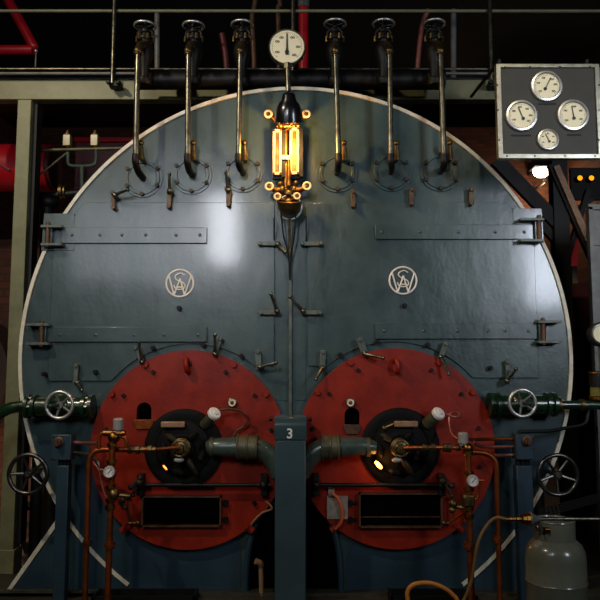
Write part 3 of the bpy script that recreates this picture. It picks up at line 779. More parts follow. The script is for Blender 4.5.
obj('top_flange', MB().bx((a.x, yb - .01, a.z), (b.x, yb + .14, a.z + .012)), 'dark_steel', bm_)
DECK = a.z + .012
wf = obj('walkway_deck', MB().bx((a.x, yb + .14, a.z - .02), (b.x, yb + 1.0, a.z + .012)), 'dark_steel'); tag(wf, 'dark walkway deck behind the olive beam', 'walkway')
rail = thing('guard_rail', 'thin steel pipe guard rail running across the top above the boiler valves', 'railing')
yr = .30
for y, r, m in ((11, 1.7, 'beam_paint'), (69, 1.3, 'steel'), (73.5, 1.6, 'grey_steel')):
    a = P(-40, y, yr); b = P(640, y - 1, yr)
    b.z = a.z
    obj('rail_pipe', MB().cyl(a, b, K(r, yr), seg=12), m, rail)
for x in (113.5, 293, 490.5):
    a = P(x, -30, yr - .03); b = P(x, 84, yr - .03); a.x = b.x = P(x, 40, yr - .03).x
    po = obj('post', MB().cyl(b, a, K(2.2, yr), seg=14), 'steel', rail)
    obj('post_clamp', MB().box(b + Vector((.02, .03, .0)), (.09, .07, .04)).bolt(b + Vector((-.02, -.02, 0)), .02, .03).bolt(b + Vector((.05, -.01, 0)), .018, .03), 'black_iron', po, bev=.006)

# pieces of the dim hall behind the valves
def bg_tube(name, pts, r, m, label, cat, y, n=6, seg=12):
    pts = list(pts)
    o = obj(name, MB().tube(spl([P(a, b, y) for a, b in pts[:-1]] + [Vector((P(*pts[-1], y).x, y, DECK))], n), r, seg), m); return tag(o, label, cat)
bg_tube('hanging_pipe', ((258, -20), (254, 8), (252, 18), (254, 60), (254, 100)), .02, 'rust_copper', 'brown pipe with a slight bend hanging just left of the large pressure gauge', 'pipe', .62)
bg_tube('hanging_pipe', ((276, -20), (280, 4), (278, 10), (279, 60), (279, 100)), .02, 'rust_copper', 'thin brown pipe running down behind the large pressure gauge', 'pipe', .66)
bg_tube('hanging_pipe', ((222, 34), (226, 60), (227, 100)), .025, 'dark_red', 'short dark red pipe standing between the second and third valves', 'pipe', .7)
t = thing('red_pipe', 'red upright pipe behind the right edge of the large pressure gauge', 'pipe')
a = P(303.5, 8, .75); b = P(303.5, 100, .75)
b.z = DECK; b.x = a.x; obj('pipe', MB().cyl(b, a, K(5, .75), seg=24), 'red_gloss', t); obj('collar', MB().cyl(a, a + Vector((0, 0, .3)), K(6, .75), seg=24), 'grey_steel', t)
bg_tube('grey_strut', ((157, 14), (157, 100)), .022, 'grey_steel', 'short grey upright strut just right of the leftmost valve', 'strut', .6)
bg_tube('grey_strut', ((453.5, 10), (453.5, 100)), .024, 'grey_steel', 'short grey upright strut between the rightmost valve and the gauge panel', 'strut', .6)
bg_tube('copper_pipe', ((428, 10), (422, 26), (418, 60), (417, 98)), .02, 'pink_copper', 'leaning copper pipe beside the rightmost handwheel valve', 'pipe', .55)
# red pipes at the top left
t = thing('red_pipe', 'bright red pipe with a sharp elbow in the top left corner', 'pipe')
ry = .9
sa, sb = P(-4, -22, ry), P(33.5, 46, ry); sd = sa - sb
obj('slanted_run', MB().tube([sb + sd * ((6.49 - sb.z) / sd.z), sb], K(5, ry), 20).ball(P(33.5, 46, ry), K(5, ry)), 'red_gloss', t)
obj('level_run', MB().cyl(P(-60, 50, ry), P(33, 50, ry), K(5, ry), seg=20), 'red_gloss', t)
q = P(36, 51, ry - .08); obj('drain_tip', MB().ball(q, .016, seg=10).cyl(q, q + Vector((0, 0, -.14)), .006, seg=8), 'bright_steel', t)
# red drum on the left behind the column
t = thing('red_drum', 'red horizontal drum behind the olive column on the left', 'drum')
ry = 1.3; a = P(-80, 168, ry); b = P(52, 168, ry); r = K(24, ry)
obj('barrel', MB().cyl(a, b, r, seg=40), 'red_gloss', t); obj('end_flange', MB().cyl(b, b + Vector((.03, 0, 0)), r * .9, seg=40), 'dark_red', t)
obj('seam_strip', MB().box(P(5, 168, ry) + Vector((0, -r - .004, 0)), (K(36, ry), .01, .014), Matrix.Rotation(.55, 3, 'Y')), 'dark_red', t)
for xx in (-60, 30): q = P(xx, 168, 1.3); obj('leg', MB().bx((q.x - .04, 1.26, 0), (q.x + .04, 1.34, q.z - r * .9)), 'dark_steel', t)
t = thing('red_beam', 'red horizontal beam between the two oil cups and the boiler rim', 'beam')
ry = 1.4; a = P(76, 143, ry); b = P(180, 190, ry)
obj('web', MB().bx((a.x, ry, b.z), (b.x, ry + .1, a.z)), 'dark_red', t); obj('flange', MB().bx((a.x, ry - .06, a.z), (b.x, ry + .1, a.z + K(4, ry))), 'red_gloss', t)
for z_ in (0,):
    st = obj('leg', MB().bx((a.x, ry + .02, 0), (a.x + .1, ry + .1, b.z)), 'dark_steel', t); obj('leg', MB().bx((b.x - .1, ry + .02, 0), (b.x, ry + .1, b.z)), 'dark_steel', t)
# lubricator rail with oil cups
yo = .62
t = thing('oil_rail', 'thin horizontal pipe with a U-shaped branch carrying the oil cups left of the boiler', 'pipe')
a = P(30, 150.5, yo); b = P(135, 148, yo)
obj('pipe', MB().cyl(a, b, .014, seg=12), 'duct_band', t)
obj('branch', MB().tube(spl([P(68, 152, yo), P(68, 162, yo), P(71, 165.5, yo), P(82, 166, yo), P(93, 165, yo), P(96, 160, yo), P(96, 150, yo)], 5), .012, 10).cyl(P(82, 166, yo), P(82, 195, yo), .016, seg=10), 'duct_paint', t)
obj('strut', MB().cyl(P(68, 152, yo), P(38, 176, yo), .009, seg=8), 'duct_band', t)
obj('bracket', MB().bx(P(33, 150, yo) + Vector((0, -.02, -.02)), P(38, 150, yo) + Vector((0, .02, .02))), 'black_iron', t)
for x, l in ((67.5, 'small glass oil cup on the thin pipe, left of two beside the boiler rim'), (95, 'small glass oil cup on the thin pipe, right of two, nearer the boiler rim')):
    t = thing('oil_cup', l, 'oil cup', 'oil cups on the thin pipe')
    a = P(x, 146.5, yo); b = P(x, 135.5, yo)
    obj('glass', MB().box((a + b) / 2, (K(7.5, yo), K(7.5, yo), b.z - a.z)), 'oil_glass', t, bev=.004)
    obj('cap', MB().cyl(b, b + Vector((0, 0, .012)), K(4, yo), seg=16).cyl(b, b + Vector((0, 0, .04)), .012, seg=10), 'old_bronze', t)
    obj('stem', MB().cyl(a, Vector((a.x, yo, P(x, 149, yo).z + .012)), .014, seg=10), 'brass', t)
t = thing('globe_valve', 'old brass and black globe valve between the olive column and the boiler rim', 'valve')
yv = .7
obj('body', MB().ball(P(48, 202, yv), K(9, yv), (1.3, 1, 1)).cyl(P(36, 197, yv), P(80, 193, yv), K(4, yv), seg=16), 'black_iron', t)
obj('flange', MB().cyl(P(60, 192, yv), P(63, 192, yv), K(7.5, yv), seg=20).cyl(P(64.5, 192, yv), P(66, 192, yv), K(7, yv), seg=20), 'old_bronze', t)
obj('gland', MB().cyl(P(37, 194, yv - .08), P(37, 212, yv - .08), K(2.6, yv), seg=12).ball(P(37, 205, yv - .08), K(3.4, yv), seg=12), 'brass', t)
obj('pedestal', MB().cyl(Vector((P(48, 200, yv).x, yv, 0)), P(48, 205, yv), .05, seg=16), 'dark_steel', t)
o = obj('rust_drum', MB().lathe([(0, 0), (K(60, 1.6), 0), (K(62, 1.6), .05), (K(62, 1.6), .42), (0, .42)], P(-52, 375, 1.6), (0, 1, 0), 48).cyl(Vector((P(-52, 375, 1.6).x, 1.8, 0)), P(-52, 380, 1.8), .15, seg=20), 'rust_drum'); tag(o, 'rusty brown round drum end at the far left edge', 'drum')
# braces low on the left
yb2 = .95
t = thing('brace_frame', 'dark steel cross-braced stand seen below the left large handwheel', 'frame')
obj('bar', MB().cyl(P(6, 508, yb2), P(75, 502, yb2), .035, seg=4), 'black_iron', t)
obj('bar', MB().cyl(P(13, 515, yb2), P(30, 560, yb2), .022, seg=4), 'dark_steel', t)
for x in (16, 38, 50): obj('upright', MB().cyl(Vector((P(x, 540, yb2).x, yb2, 0)), P(x + 1, 470, yb2), .025, seg=4), 'black_iron', t)

# ------------------------------------------------------------------ big handwheels and green valves
def big_wheel(x, y, rpx, label, yw=-.22):
    t = thing('handwheel_valve', label, 'handwheel', None)
    c = P(x, y, yw); R = K(rpx, yw)
    rb, sp = wheel_mb(c, (0, -1, 0), R - .012, .014, 5, .010, -.02, PI if x < 300 else -PI / 2, .03)
    hw = obj('handwheel', rb, 'wheel_steel', t); obj('spokes', sp, 'wheel_steel', hw)
    obj('spindle', MB().cyl(c + Vector((0, -.01, 0)), c + Vector((0, .5, 0)), .016, seg=12), 'steel', t)
    v = c + Vector((0, .42, 0))
    obj('valve_body', MB().lathe([(0, .12), (.04, .12), (.06, .08), (.09, .02), (.1, -.06), (.09, -.12), (0, -.14)], v, (0, -1, 0), 24).cyl(v + Vector((0, .02, 0)), Vector((v.x, v.y + .02, 0)), .055, seg=16), 'black_iron', t)
big_wheel(28, 474, 20.5, 'large grey five-spoke handwheel at lower left beside the olive column')
big_wheel(558, 475, 21, 'large grey five-spoke handwheel at lower right above the gas cylinder')
def green_valve(x, y, label, sgn):
    t = thing('stop_valve', label, 'valve', None)
    y0 = -.10
    c = P(x, y, y0)
    b = MB().ball(c + Vector((0, 0, -.005)), .085, (1.2, 1, .95)).cyl(c + Vector((-.21, 0, -.01)), c + Vector((.21, 0, -.01)), .062, seg=20)
    for s in (-.21, -.165, .165, .21): b.cyl(c + Vector((s - .011, 0, -.01)), c + Vector((s + .011, 0, -.01)), .08, seg=24)
    body = obj('valve_body', b, 'green_paint', t)
    fb = MB()
    for s in (-.188, .188):
        for k in range(6):
            a = k * PI / 3; q = c + Vector((s - .026, .064 * math.cos(a), -.01 + .064 * math.sin(a))); fb.cyl(q, q + Vector((.052, 0, 0)), .011, seg=6)
    obj_split('flange_bolt', fb, 'green_paint', body)
    obj('bonnet', MB().cyl(c, c + Vector((0, -.13, 0)), .05, .036, seg=18).cyl(c + Vector((0, -.13, 0)), c + Vector((0, -.22, 0)), .013, seg=12), 'green_paint', t)
    w = P(x, y, -.30); rb, sp = wheel_mb(Vector((w.x, -.31, w.z)), (0, -1, 0), K(13, -.31), .011, 5, .008, -.015, .7, .022)
    hw = obj('handwheel', rb, 'bright_steel', t); obj('spokes', sp, 'grey_steel', hw)
    obj('spindle', MB().cyl(c + Vector((0, -.2, 0)), Vector((w.x, -.32, w.z)), .011, seg=10), 'steel', t)
    obj('mount', MB().cyl((c.x - sgn * .12 * 0, -.007, c.z), c, .06, seg=20), 'green_paint', t)
    e = c + Vector((sgn * .2, 0, -.01))
    if sgn < 0: pth = spl([e, P(20, 406.5, -.1), P(6, 410, -.1), P(-8, 422, -.08), P(-14, 450, -.05)], 6)
    else: pth = [e, P(566, 405, -.1), P(640, 405, -.1)]
    obj('pipe', MB().tube(pth, .038 if sgn < 0 else .03, 16), 'green_paint', t)
    if sgn > 0:
        mb = MB()
        for xx, r in ((556, .05), (580, .04)): mb.cyl(P(xx, 405, -.1), P(xx + 4, 405, -.1), r, seg=16)
        obj_split('coupling', mb, 'old_bronze', t)
green_valve(60, 405, 'dark green stop valve with bright handwheel and green pipe leaving to the left', -1)
green_valve(522, 403, 'dark green stop valve with bright handwheel on the right side of the boiler', 1)
o = obj('small_handle', MB().tube(spl([P(511, 398, -.08), P(517, 387, -.1), P(520, 382, -.12)], 4), .012, 8), 'old_bronze')
bpy.data.objects.remove(o)

# ------------------------------------------------------------------ junction boxes on posts
def junction(x0, x1, y0, y1, px0, px1, knob, label):
    t = thing('junction_box', label, 'control box', None)
    yf = -.26
    a = P(x0, y0, yf); b = P(x1, y1, yf)
    bx = obj('box', MB().bx((a.x, yf, b.z), (b.x, yf + .1, a.z)), 'base_paint', t, bev=.006)
    k = P(*knob, yf)
    obj('knob', MB().lathe([(.034, 0), (.034, .012), (.024, .016), (.022, .035), (0, .037)], (k.x, yf, k.z), (0, -1, 0), 20).box((k.x, yf - .04, k.z), (.012, .012, .04)), 'rust_copper', bx)
    lid = MB()
    for sx in (x0 + 2, x1 - 2):
        for sy in (y0 + 2, y1 - 2): q = P(sx, sy, yf); lid.bolt((q.x, yf, q.z), .007, .006)
    obj_split('lid_screw', lid, 'steel', bx)
    c0 = P(px0, 466, yf); c1 = P(px1, 466, yf)
    gl = MB()
    for f in (.2, .5, .8):
        xg = c0.x + (c1.x - c0.x) * f; gl.cyl((xg, yf + .05, b.z), (xg, yf + .05, c0.z - .005), .018, seg=10)
    obj_split('cable_gland', gl, 'black_iron', t)
    obj('post', MB().bx((c0.x, yf + .01, 0), (c1.x, yf + .09, c0.z)), 'base_paint', t, bev=.005)
junction(51, 70.5, 434.5, 460.5, 56, 68, (59, 442), 'blue-grey box with a round knob on a blue post, left of the copper pipes')
junction(515.5, 534.5, 434, 460, 517, 533, (527, 441), 'blue-grey box with a round knob on a blue post, right side behind the gas cylinder')

# ------------------------------------------------------------------ copper pipework
def coupling(mb, x, y, yd, r, h=.04, ax='z'):
    c = P(x, y, yd); d = Vector((0, 0, h / 2)) if ax == 'z' else Vector((h / 2, 0, 0))
    mb.cyl(c - d, c + d, r, seg=12); mb.cyl(c - d * .35, c + d * .35, r * 1.2, seg=6)
    return mb
yc = -.36
t = thing('oil_pipe', 'copper pipe bending down from the left burner line, leftmost of the two uprights there', 'pipe', 'copper uprights beside the left furnace')
pts = [P(150, 449.5, yc), P(120, 449.5, yc), P(100, 450, yc), P(93, 453, yc), P(89, 461, yc), P(88.5, 480, yc)]
dn = P(88.5, 480, yc)
obj('pipe', MB().tube(spl(pts, 5) + [Vector((dn.x, yc, .3)), Vector((dn.x, yc, 0))], K(2.7, yc), 14), 'copper', t)
obj('coupling', coupling(MB(), 87.3, 543, yc, .026), 'copper', t)
obj('lead_in', MB().tube(spl([P(150, 449.5, yc), P(160, 449, -.34), P(172, 448, -.31), P(179, 448, -.285)], 5), .011, 10), 'copper', t)
fm = MB()
for x, r in ((130, .026), (134, .018), (138, .027), (143, .02), (150, .028), (154, .018)):
    q = P(x, 449.5, yc); obj('union', MB().cyl(q - Vector((.012, 0, 0)), q + Vector((.012, 0, 0)), r, seg=8), 'old_bronze', t)
t = thing('oil_pipe', 'copper upright with silver-capped actuator, dial and valve beside the left furnace', 'pipe', 'copper uprights beside the left furnace')
yd = -.44
tp = P(112.5, 437, yd)
obj('pipe', MB().tube([tp, Vector((P(111, 490, yd).x, yd, P(0, 490, yd).z)), Vector((P(110.5, 490, yd).x, yd, 0))], K(3.1, yd), 14), 'copper', t)
cap = P(118, 424, yd); cap0 = P(114, 433, yd)
obj('actuator_cap', MB().lathe([(0, .065), (.026, .065), (.031, .06), (.031, .0), (.024, -.004), (.02, -.02), (0, -.02)], P(118.3, 429, yd), (0, -.1, 1), 24), 'grey_cap', t)
fb = MB().ball(P(114, 437, yd), .038, (1, 1, 1)).cyl(P(104, 433, yd), P(125, 433.5, yd), .02, seg=12)
for x, y in ((112, 445, ), (111.5, 462), (111, 475), (110.5, 487), (110.5, 500), (110, 507)): obj('fitting', coupling(MB(), x, y, yd, .028, .03), 'brass', t)
obj('tee', fb, 'brass', t)
obj('loop_tube', MB().tube(spl([P(99, 449, yd), P(99, 440, yd), P(101, 434, yd), P(106, 432, yd), P(113, 433, yd)], 5), .012, 10).tube(spl([P(116, 436, yd), P(124, 437, yd), P(126.5, 441, yd), P(126, 448, yd)], 5), .012, 10), 'copper', t)
obj('valve', MB().ball(P(114, 494, yd - .01), .034).cyl(P(110, 494, yd), P(130, 496, yd), .012, seg=10), 'old_bronze', t)
obj('coupling', coupling(MB(), 109.7, 545, yd, .03), 'copper', t)
obj('sense_tube', MB().tube(spl([P(93, 462, yd), P(99, 470, yd), P(101, 480, yd), P(105, 495, yd), P(110, 502, yd)], 6), .006, 8), 'pink_copper', t)
# dial on it
def pipe_dial(x, y, yd_, stem_to, par):
    c = P(x, y, yd_ - .05); r = K(5.7, yd_)
    g = obj('dial_case', MB().lathe([(0, -.03), (r * .9, -.03), (r, -.02), (r, .004), (r * .88, .006), (r * .84, 0)], c, (0, -1, 0), 28), 'grey_cap', par)
    obj('dial_face', MB().lathe([(0, .002), (r * .86, .002), (r * .86, -.004), (0, -.004)], c, (0, -1, 0), 28), 'white_plastic', g)
    mb = MB().box(c + Vector((.004, -.004, .004)), (.003, .002, r * 1.0), Matrix.Rotation(.7, 3, 'Y'))
    for k in range(9):
        a = math.radians(-120 + 30 * k); mb.box(c + Vector((math.sin(a), 0, math.cos(a))) * r * .66 + Vector((0, -.003, 0)), (.003, .002, .008), Matrix.Rotation(a, 3, 'Y'))
    obj('dial_marks', mb, 'dial_ink', g)
    s = P(*stem_to, yd_); obj('dial_stem', MB().cyl(c + Vector((0, .02, 0)), Vector((s.x, yd_, s.z)), .011, seg=8).cyl(c + Vector((0, .02, 0)), c + Vector((-.06 if x < 300 else .07, .02, .012 if x < 300 else -.0)), .012, .006, seg=8), 'copper', g)
pipe_dial(109, 472, yd, (111, 468), t)
# right side
t = thing('oil_pipe', 'copper upright with silver-capped actuator, dial and valve beside the right furnace', 'pipe', 'copper uprights beside the right furnace')
tp = P(468, 447, yd)
obj('pipe', MB().tube([tp, Vector((P(468.7, 490, yd).x, yd, P(0, 490, yd).z)), Vector((P(469, 490, yd).x, yd, 0))], K(3.1, yd), 14), 'copper', t)
obj('actuator_cap', MB().lathe([(0, .06), (.026, .06), (.031, .055), (.031, .0), (.024, -.004), (.02, -.02), (0, -.02)], P(463, 442.5, yd), (0, -.1, 1), 24), 'grey_cap', t)
fb = MB().ball(P(467.5, 448, yd), .034).cyl(P(463, 444, yd), P(468, 450, yd), .022, seg=12)
for x, y in ((468.5, 453), (468.7, 473), (469, 489), (469, 508), (469, 516)): obj('fitting', coupling(MB(), x, y, yd, .028, .03), 'brass', t)
obj('tee', fb, 'brass', t)
obj('valve', MB().box(P(468, 500, yd), (.07, .07, .075)).cyl(P(466, 508, yd), P(452, 506, yd), .014, seg=10).ball(P(453, 504, yd), .028).ball(P(452, 510, yd - .01), .02), 'old_bronze', t, bev=.01)
obj('coupling', coupling(MB(), 469, 546, yd, .03), 'copper', t)
obj('burner_line', MB().tube(spl([P(467, 449, yd), P(458, 448, yd + .03), P(440, 447.5, -.36), P(420, 447.5, -.32), P(404, 448, -.28)], 5), .0115, 10), 'copper', t)
fm = MB()
for x, r, yy in ((424, .022, -.33), (428, .017, -.335), (433, .026, -.345), (445, .026, -.375), (449, .028, -.385), (458, .02, -.41)):
    q = P(x, 447.7, yy); obj('union', MB().cyl(q - Vector((.012, 0, 0)), q + Vector((.012, 0, 0)), r, seg=8), 'old_bronze', t)
obj('sense_tube', MB().tube(spl([P(480, 483, yd), P(478, 495, yd), P(473, 504, yd), P(462, 514, yd + .04), P(450, 523, yd + .1)], 6), .007, 8), 'copper', t)
pipe_dial(473, 481, yd, (469, 478), t)
t = thing('oil_pipe', 'plain copper pipe bending down right of the dial upright on the right', 'pipe', 'copper uprights beside the right furnace')
pts = [P(470, 452, yc), P(480, 452.5, yc), P(487, 454, yc), P(493, 458, yc), P(496.5, 466, yc), P(497, 490, yc)]
obj('pipe', MB().tube(spl(pts, 5) + [Vector((P(497, 490, yc).x, yc, .3)), Vector((P(497, 490, yc).x, yc, 0))], K(2.6, yc), 14), 'copper', t)
obj('coupling', coupling(MB(), 497.4, 539, yc, .027), 'copper', t)
# conduits from the boxes
def cond(pts, label, m='pink_copper', r=.011, grp=None):
    o = obj('conduit', MB().tube(spl([P(*q) for q in pts], 5), r, 10), m); return tag(o, label, 'conduit', grp)
cond([(70.5, 442, -.21), (85, 443, -.24), (97, 443, -.32)], 'thin pinkish conduit leaving the left control box, upper of two', grp='left box conduits')
cond([(70.5, 452, -.21), (80, 453, -.23), (90, 455, -.26), (97, 461, -.28), (100, 472, -.28)], 'thin grey conduit leaving the left control box and curving down, lower of two', 'steel', grp='left box conduits')
cond([(515.5, 439, -.21), (490, 439.2, -.27), (470, 439.5, -.41)], 'thin reddish conduit entering the right control box, topmost of three', 'copper', grp='right box conduits')
cond([(515.5, 446.5, -.21), (492, 447, -.27), (480, 446, -.32), (473, 442, -.4)], 'thin reddish conduit entering the right control box, middle of three', grp='right box conduits')
cond([(515.5, 455, -.21), (505, 455.2, -.23), (494, 455.5, -.27), (485, 455.5, -.29)], 'thin reddish conduit entering the right control box, lowest of three', grp='right box conduits')
o = obj('black_cable', MB().tube(spl([P(518, 434, -.2), P(520, 432, -.2), P(530, 431.5, -.2), P(550, 431, -.18), P(566, 428, -.15), P(584, 424, -.12), P(588, 414, -.1), P(589, 407, -.1)], 6), .012, 8), 'black_iron'); tag(o, 'black cable from the right control box rising to the pipe at the right edge', 'cable')
# small valve cluster beside the hatches
def cluster(pts, label):
    t = thing('oil_cock', label, 'valve', None)
    y = -.17
    b = MB()
    for x, yy, r in pts: b.ball(P(x, yy, y), K(r, y), seg=12)
    ln = b
    for (x0, y0, _), (x1, y1, _) in zip(pts, pts[1:]): ln.cyl(P(x0, y0, y), P(x1, y1, y), K(1.6, y), seg=8)
    obj('body', b, 'dull_bronze', t)
    q = P(pts[0][0], pts[0][1], y); obj('mount', MB().cyl(q, (q.x, -.0605, q.z), .02, seg=12), 'black_iron', t)
cluster([(139, 483, 4), (131, 487, 3), (140, 478, 2.5), (133, 495, 2.4), (124, 494, 2.4), (123, 500, 3), (125, 508, 2)], 'small cluster of dark brass cocks left of the left black hatch')
cluster([(443, 481, 4.0), (452, 486, 2.6), (441, 477, 2.5), (452, 496, 2.4)], 'small cluster of dark brass cocks right of the right black hatch')

# ------------------------------------------------------------------ gauge panel
pnl = thing('dial_board', 'dark board in a metal frame with four round dials, upper right', 'gauge panel')
yg2 = -.5
A = P(496, 65, yg2); B = P(602, 158.5, yg2)
obj('board', MB().bx((A.x, yg2, B.z), (B.x, yg2 + .03, A.z)), 'board', pnl)
w = K(4.2, yg2)
fr = obj('frame', MB().bx((A.x - .004, yg2 - .014, B.z), (A.x + w, yg2 + .034, A.z)).bx((B.x - w, yg2 - .014, B.z), (B.x + .004, yg2 + .034, A.z)).bx((A.x, yg2 - .0135, A.z - w * .8), (B.x, yg2 + .0335, A.z + .003)).bx((A.x, yg2 - .0135, B.z - .003), (B.x, yg2 + .0335, B.z + w)), 'aluminium', pnl, bev=.002)
sc = MB()
for x, y in ((505, 67), (530, 66.8), (560, 66.6), (590, 66.5), (507, 156), (535, 156), (565, 156), (595, 156), (497.5, 85), (498, 110), (499, 140), (599, 85), (599, 110), (599, 140)):
    q = P(x, y, yg2 - .014); sc.lathe([(.006, 0), (.005, .003), (0, .004)], (q.x, yg2 - .014, q.z), (0, -1, 0), 10)
obj_split('frame_screw', sc, 'black_iron', fr)
GA = ((546.5, 86, 16.8, 27, (-130, -70, -20, 40, 80, 130)), (521.5, 115.5, 16.8, -22, (-120, -60, -10, 40, 90, 130)), (573, 115, 16.8, -8, (-130, -60, 10, 60, 120)), (548, 139.5, 11.4, -25, (-120, -60, 0, 60, 120)))
for x, y, rp, na, mk in GA:
    c = P(x, y, yg2 - .012); r = K(rp, yg2 - .012)
    g = obj('gauge', MB().lathe([(0, -.012), (r, -.012), (r, .0), (r * .95, .008), (r * .84, .010), (r * .78, .004)], c, (0, -1, 0), 48), 'bright_steel', pnl)
    d = obj('dial', MB().lathe([(0, .003), (r * .8, .003), (r * .8, -.002), (0, -.002)], c, (0, -1, 0), 40), 'dial_face', g)
    cc = c + Vector((0, -.003, 0)); gauge_face(pnl, cc, r * .9, marks=mk, par=g)
    an = math.radians(na); dv = Vector((math.sin(an), 0, math.cos(an))); c2 = cc - dv * r * .22
    obj('needle', MB().box(c2 + dv * r * .36 + Vector((0, -.004, 0)), (r * .05, .003, r * .85), Matrix.Rotation(an, 3, 'Y')).cyl(c2 + Vector((0, -.001, 0)), c2 + Vector((0, -.006, 0)), r * .10, seg=14), 'needle', g)
for x0, x1, y in ((511, 531, 135.5), (567, 581, 135), (538, 556, 104)):
    a = P(x0, y - .8, yg2); b = P(x1, y + .8, yg2); obj('name_strip', MB().bx((a.x, yg2 - .003, b.z), (b.x, yg2, a.z)), 'dark_steel', pnl)
for x in (500, 588):
    a = P(x, 66, yg2 + .03); obj('hanger', MB().tube([a + Vector((0, .012, -.05)), a + Vector((0, .012, .04)), Vector((a.x, .28, a.z + .10))], .012, 10), 'dark_steel', pnl)

# ------------------------------------------------------------------ gas cylinder, torch and hoses
yg3 = -1.1
gc = thing('gas_cylinder', 'grey-green gas cylinder standing at the lower right', 'gas cylinder')
c = P(555.5, 560, yg3); r = K(28.2, yg3)
zsh = P(0, 541, yg3).z; ztop = P(0, 520, yg3).z
prof = [(0, .03), (r * .8, .03), (r * .95, .07), (r, .12), (r, P(0, 581, yg3).z - .004), (r + .004, P(0, 580.5, yg3).z), (r, P(0, 580, yg3).z + .004), (r, zsh - .085), (r * .97, zsh - .045), (r * .88, zsh - .015), (r * .7, zsh + .01), (r * .4, zsh + .025), (0, zsh + .03)]
obj('body', MB().lathe(prof, (c.x, yg3, 0), (0, 0, 1), 64), 'cylinder_paint', gc)
obj('foot_ring', MB().lathe([(r * .78, 0), (r * .8, 0), (r * .8, .06), (r * .78, .06), (r * .78, 0)], (c.x, yg3, 0), (0, 0, 1), 48), 'cylinder_paint', gc)
# collar with handle openings
cr = K(19.2, yg3); mb = MB(); segs = 72; z0 = zsh - .004
levels = [z0, z0 + (ztop - z0) * .42, z0 + (ztop - z0) * .82, ztop]
def hole(k):
    a = 360 * k / segs
    return 214 <= a < 236 or 305 + 40 <= a < 360 + 5 or 100 < a < 130
vo = [[mb.bm.verts.new((c.x + rr * math.cos(2 * PI * k / segs), yg3 + rr * math.sin(2 * PI * k / segs), z)) for k in range(segs)] for z in levels for rr in (cr, cr - .006)]
for li in range(3):
    for k in range(segs):
        if li == 1 and hole(k): continue
        k2 = (k + 1) % segs
        for off in (0, 1):
            a, b = vo[li * 2 + off], vo[li * 2 + 2 + off]; mb.bm.faces.new((a[k], a[k2], b[k2], b[k]))
for k in range(segs):
    k2 = (k + 1) % segs; mb.bm.faces.new((vo[6][k], vo[6][k2], vo[7][k2], vo[7][k]))
obj('collar', mb, 'cylinder_paint', gc)
obj('collar_rim', MB().torus((c.x, yg3, ztop), (0, 0, 1), cr - .003, .006, 64, 8), 'cylinder_paint', gc)
obj('valve', MB().cyl((c.x, yg3, zsh + .02), (c.x, yg3, zsh + .07), .022, seg=14).cyl((c.x - .05, yg3, zsh + .055), (c.x + .02, yg3, zsh + .055), .016, seg=12).cyl((c.x, yg3, zsh + .07), (c.x, yg3, zsh + .095), .03, seg=8), 'brass', gc)
th = thing('gas_torch', 'steel lighting torch with brass fittings lying across the top of the gas cylinder', 'torch')
zt2 = ztop + .0155
X = lambda px: P(px, 514, yg3).x
yy = yg3 - .05
obj('lance', MB().cyl((X(532), yy, zt2), (X(660), yy, zt2), .0085, seg=14).cyl((X(560), yy, zt2), (X(569), yy, zt2), .011, seg=14), 'steel', th)
obj('burner_cone', MB().lathe([(.0, 0), (.034, 0), (.036, .006), (.03, .012), (.014, .04), (.009, .06), (0, .06)], (X(526.5), yy, zt2), (1, 0, 0), 24), 'grey_steel', th)
fb = MB()
for x0, x1, r_ in ((503, 506, .009), (506, 509, .013), (509, 513, .010), (513, 519, .015), (519, 523, .026), (523, 527.5, .031)): fb.cyl((X(x0), yy, zt2), (X(x1), yy, zt2), r_, seg=10)
obj('brass_fitting', fb, 'brass', th)
obj('trigger', MB().tube(spl([Vector((X(528.5), yy - .01, zt2 - .01)), Vector((X(531), yy - .035, zt2 - .025)), Vector((X(531), yy - .04, zt2 - .05))], 5), .006, 8), 'wheel_steel', th)
hp = [Vector((X(503), yy, zt2)), P(495, 518, yy), P(485, 528, yy), P(478, 543, yy), P(474.5, 562, yy), P(471, 582, yy), P(463, 602, yy), P(452, 622, yy), P(430, 628, yy), P(414, 615, yy)]
q = hp[6]
hz = obj('gas_hose', MB().tube(spl(hp[:7] + [Vector((q.x - .05, yy - .02, .22)), Vector((q.x - .08, yy - .04, .05)), Vector((q.x - .16, yy - .06, .0095)), Vector((q.x - .4, yy - .1, .0095))], 7), .0085, 12), 'brown_hose'); tag(hz, 'brown rubber hose arching from the torch fitting down to the floor at the right', 'hose')
ho = obj('orange_hose', MB().tube(spl([P(424, 700, yy) * Vector((1, 1, 0)) if False else Vector((P(424, 600, yy).x, yy, .011)), P(411, 640, yy), P(408, 603, yy), P(407.5, 592, yy), P(412, 585.5, yy), P(421, 583, yy), P(432, 583.5, yy), P(444, 588, yy), P(453, 595, yy), P(458, 604, yy), P(462, 640, yy), Vector((P(464, 600, yy).x, yy, .011))], 7), .011, 12), 'rubber_orange'); tag(ho, 'looped orange rubber hose at the bottom edge left of the gas cylinder', 'hose')
# perforated cable tray
t = thing('cable_tray', 'sloping perforated metal tray behind the gas cylinder, rising to the right edge', 'tray')
a = P(541, 513, -.55); b = P(640, 487, -.55); d = (b - a).normalized(); up = Vector((-d.z, 0, d.x)); wd = K(8, -.55)
mb = MB(); nh = 26; L_ = (b - a).length; rot = Matrix((d, Vector((0, 1, 0)), up)).transposed()
cen = (a + b) / 2
for k in (-1, -.33, .33, 1): mb.box(cen + up * wd * .5 * k * .9, (L_, .006, wd * .13), rot)
for i in range(nh + 1): mb.box(a + d * L_ * i / nh, (L_ / nh * .45, .006, wd * .96), rot)
obj('perforated_plate', mb, 'dark_steel', t)
q = P(610, 497, -.52); obj('prop', MB().cyl((q.x, -.52, 0), q, .015, seg=10), 'dark_steel', t)

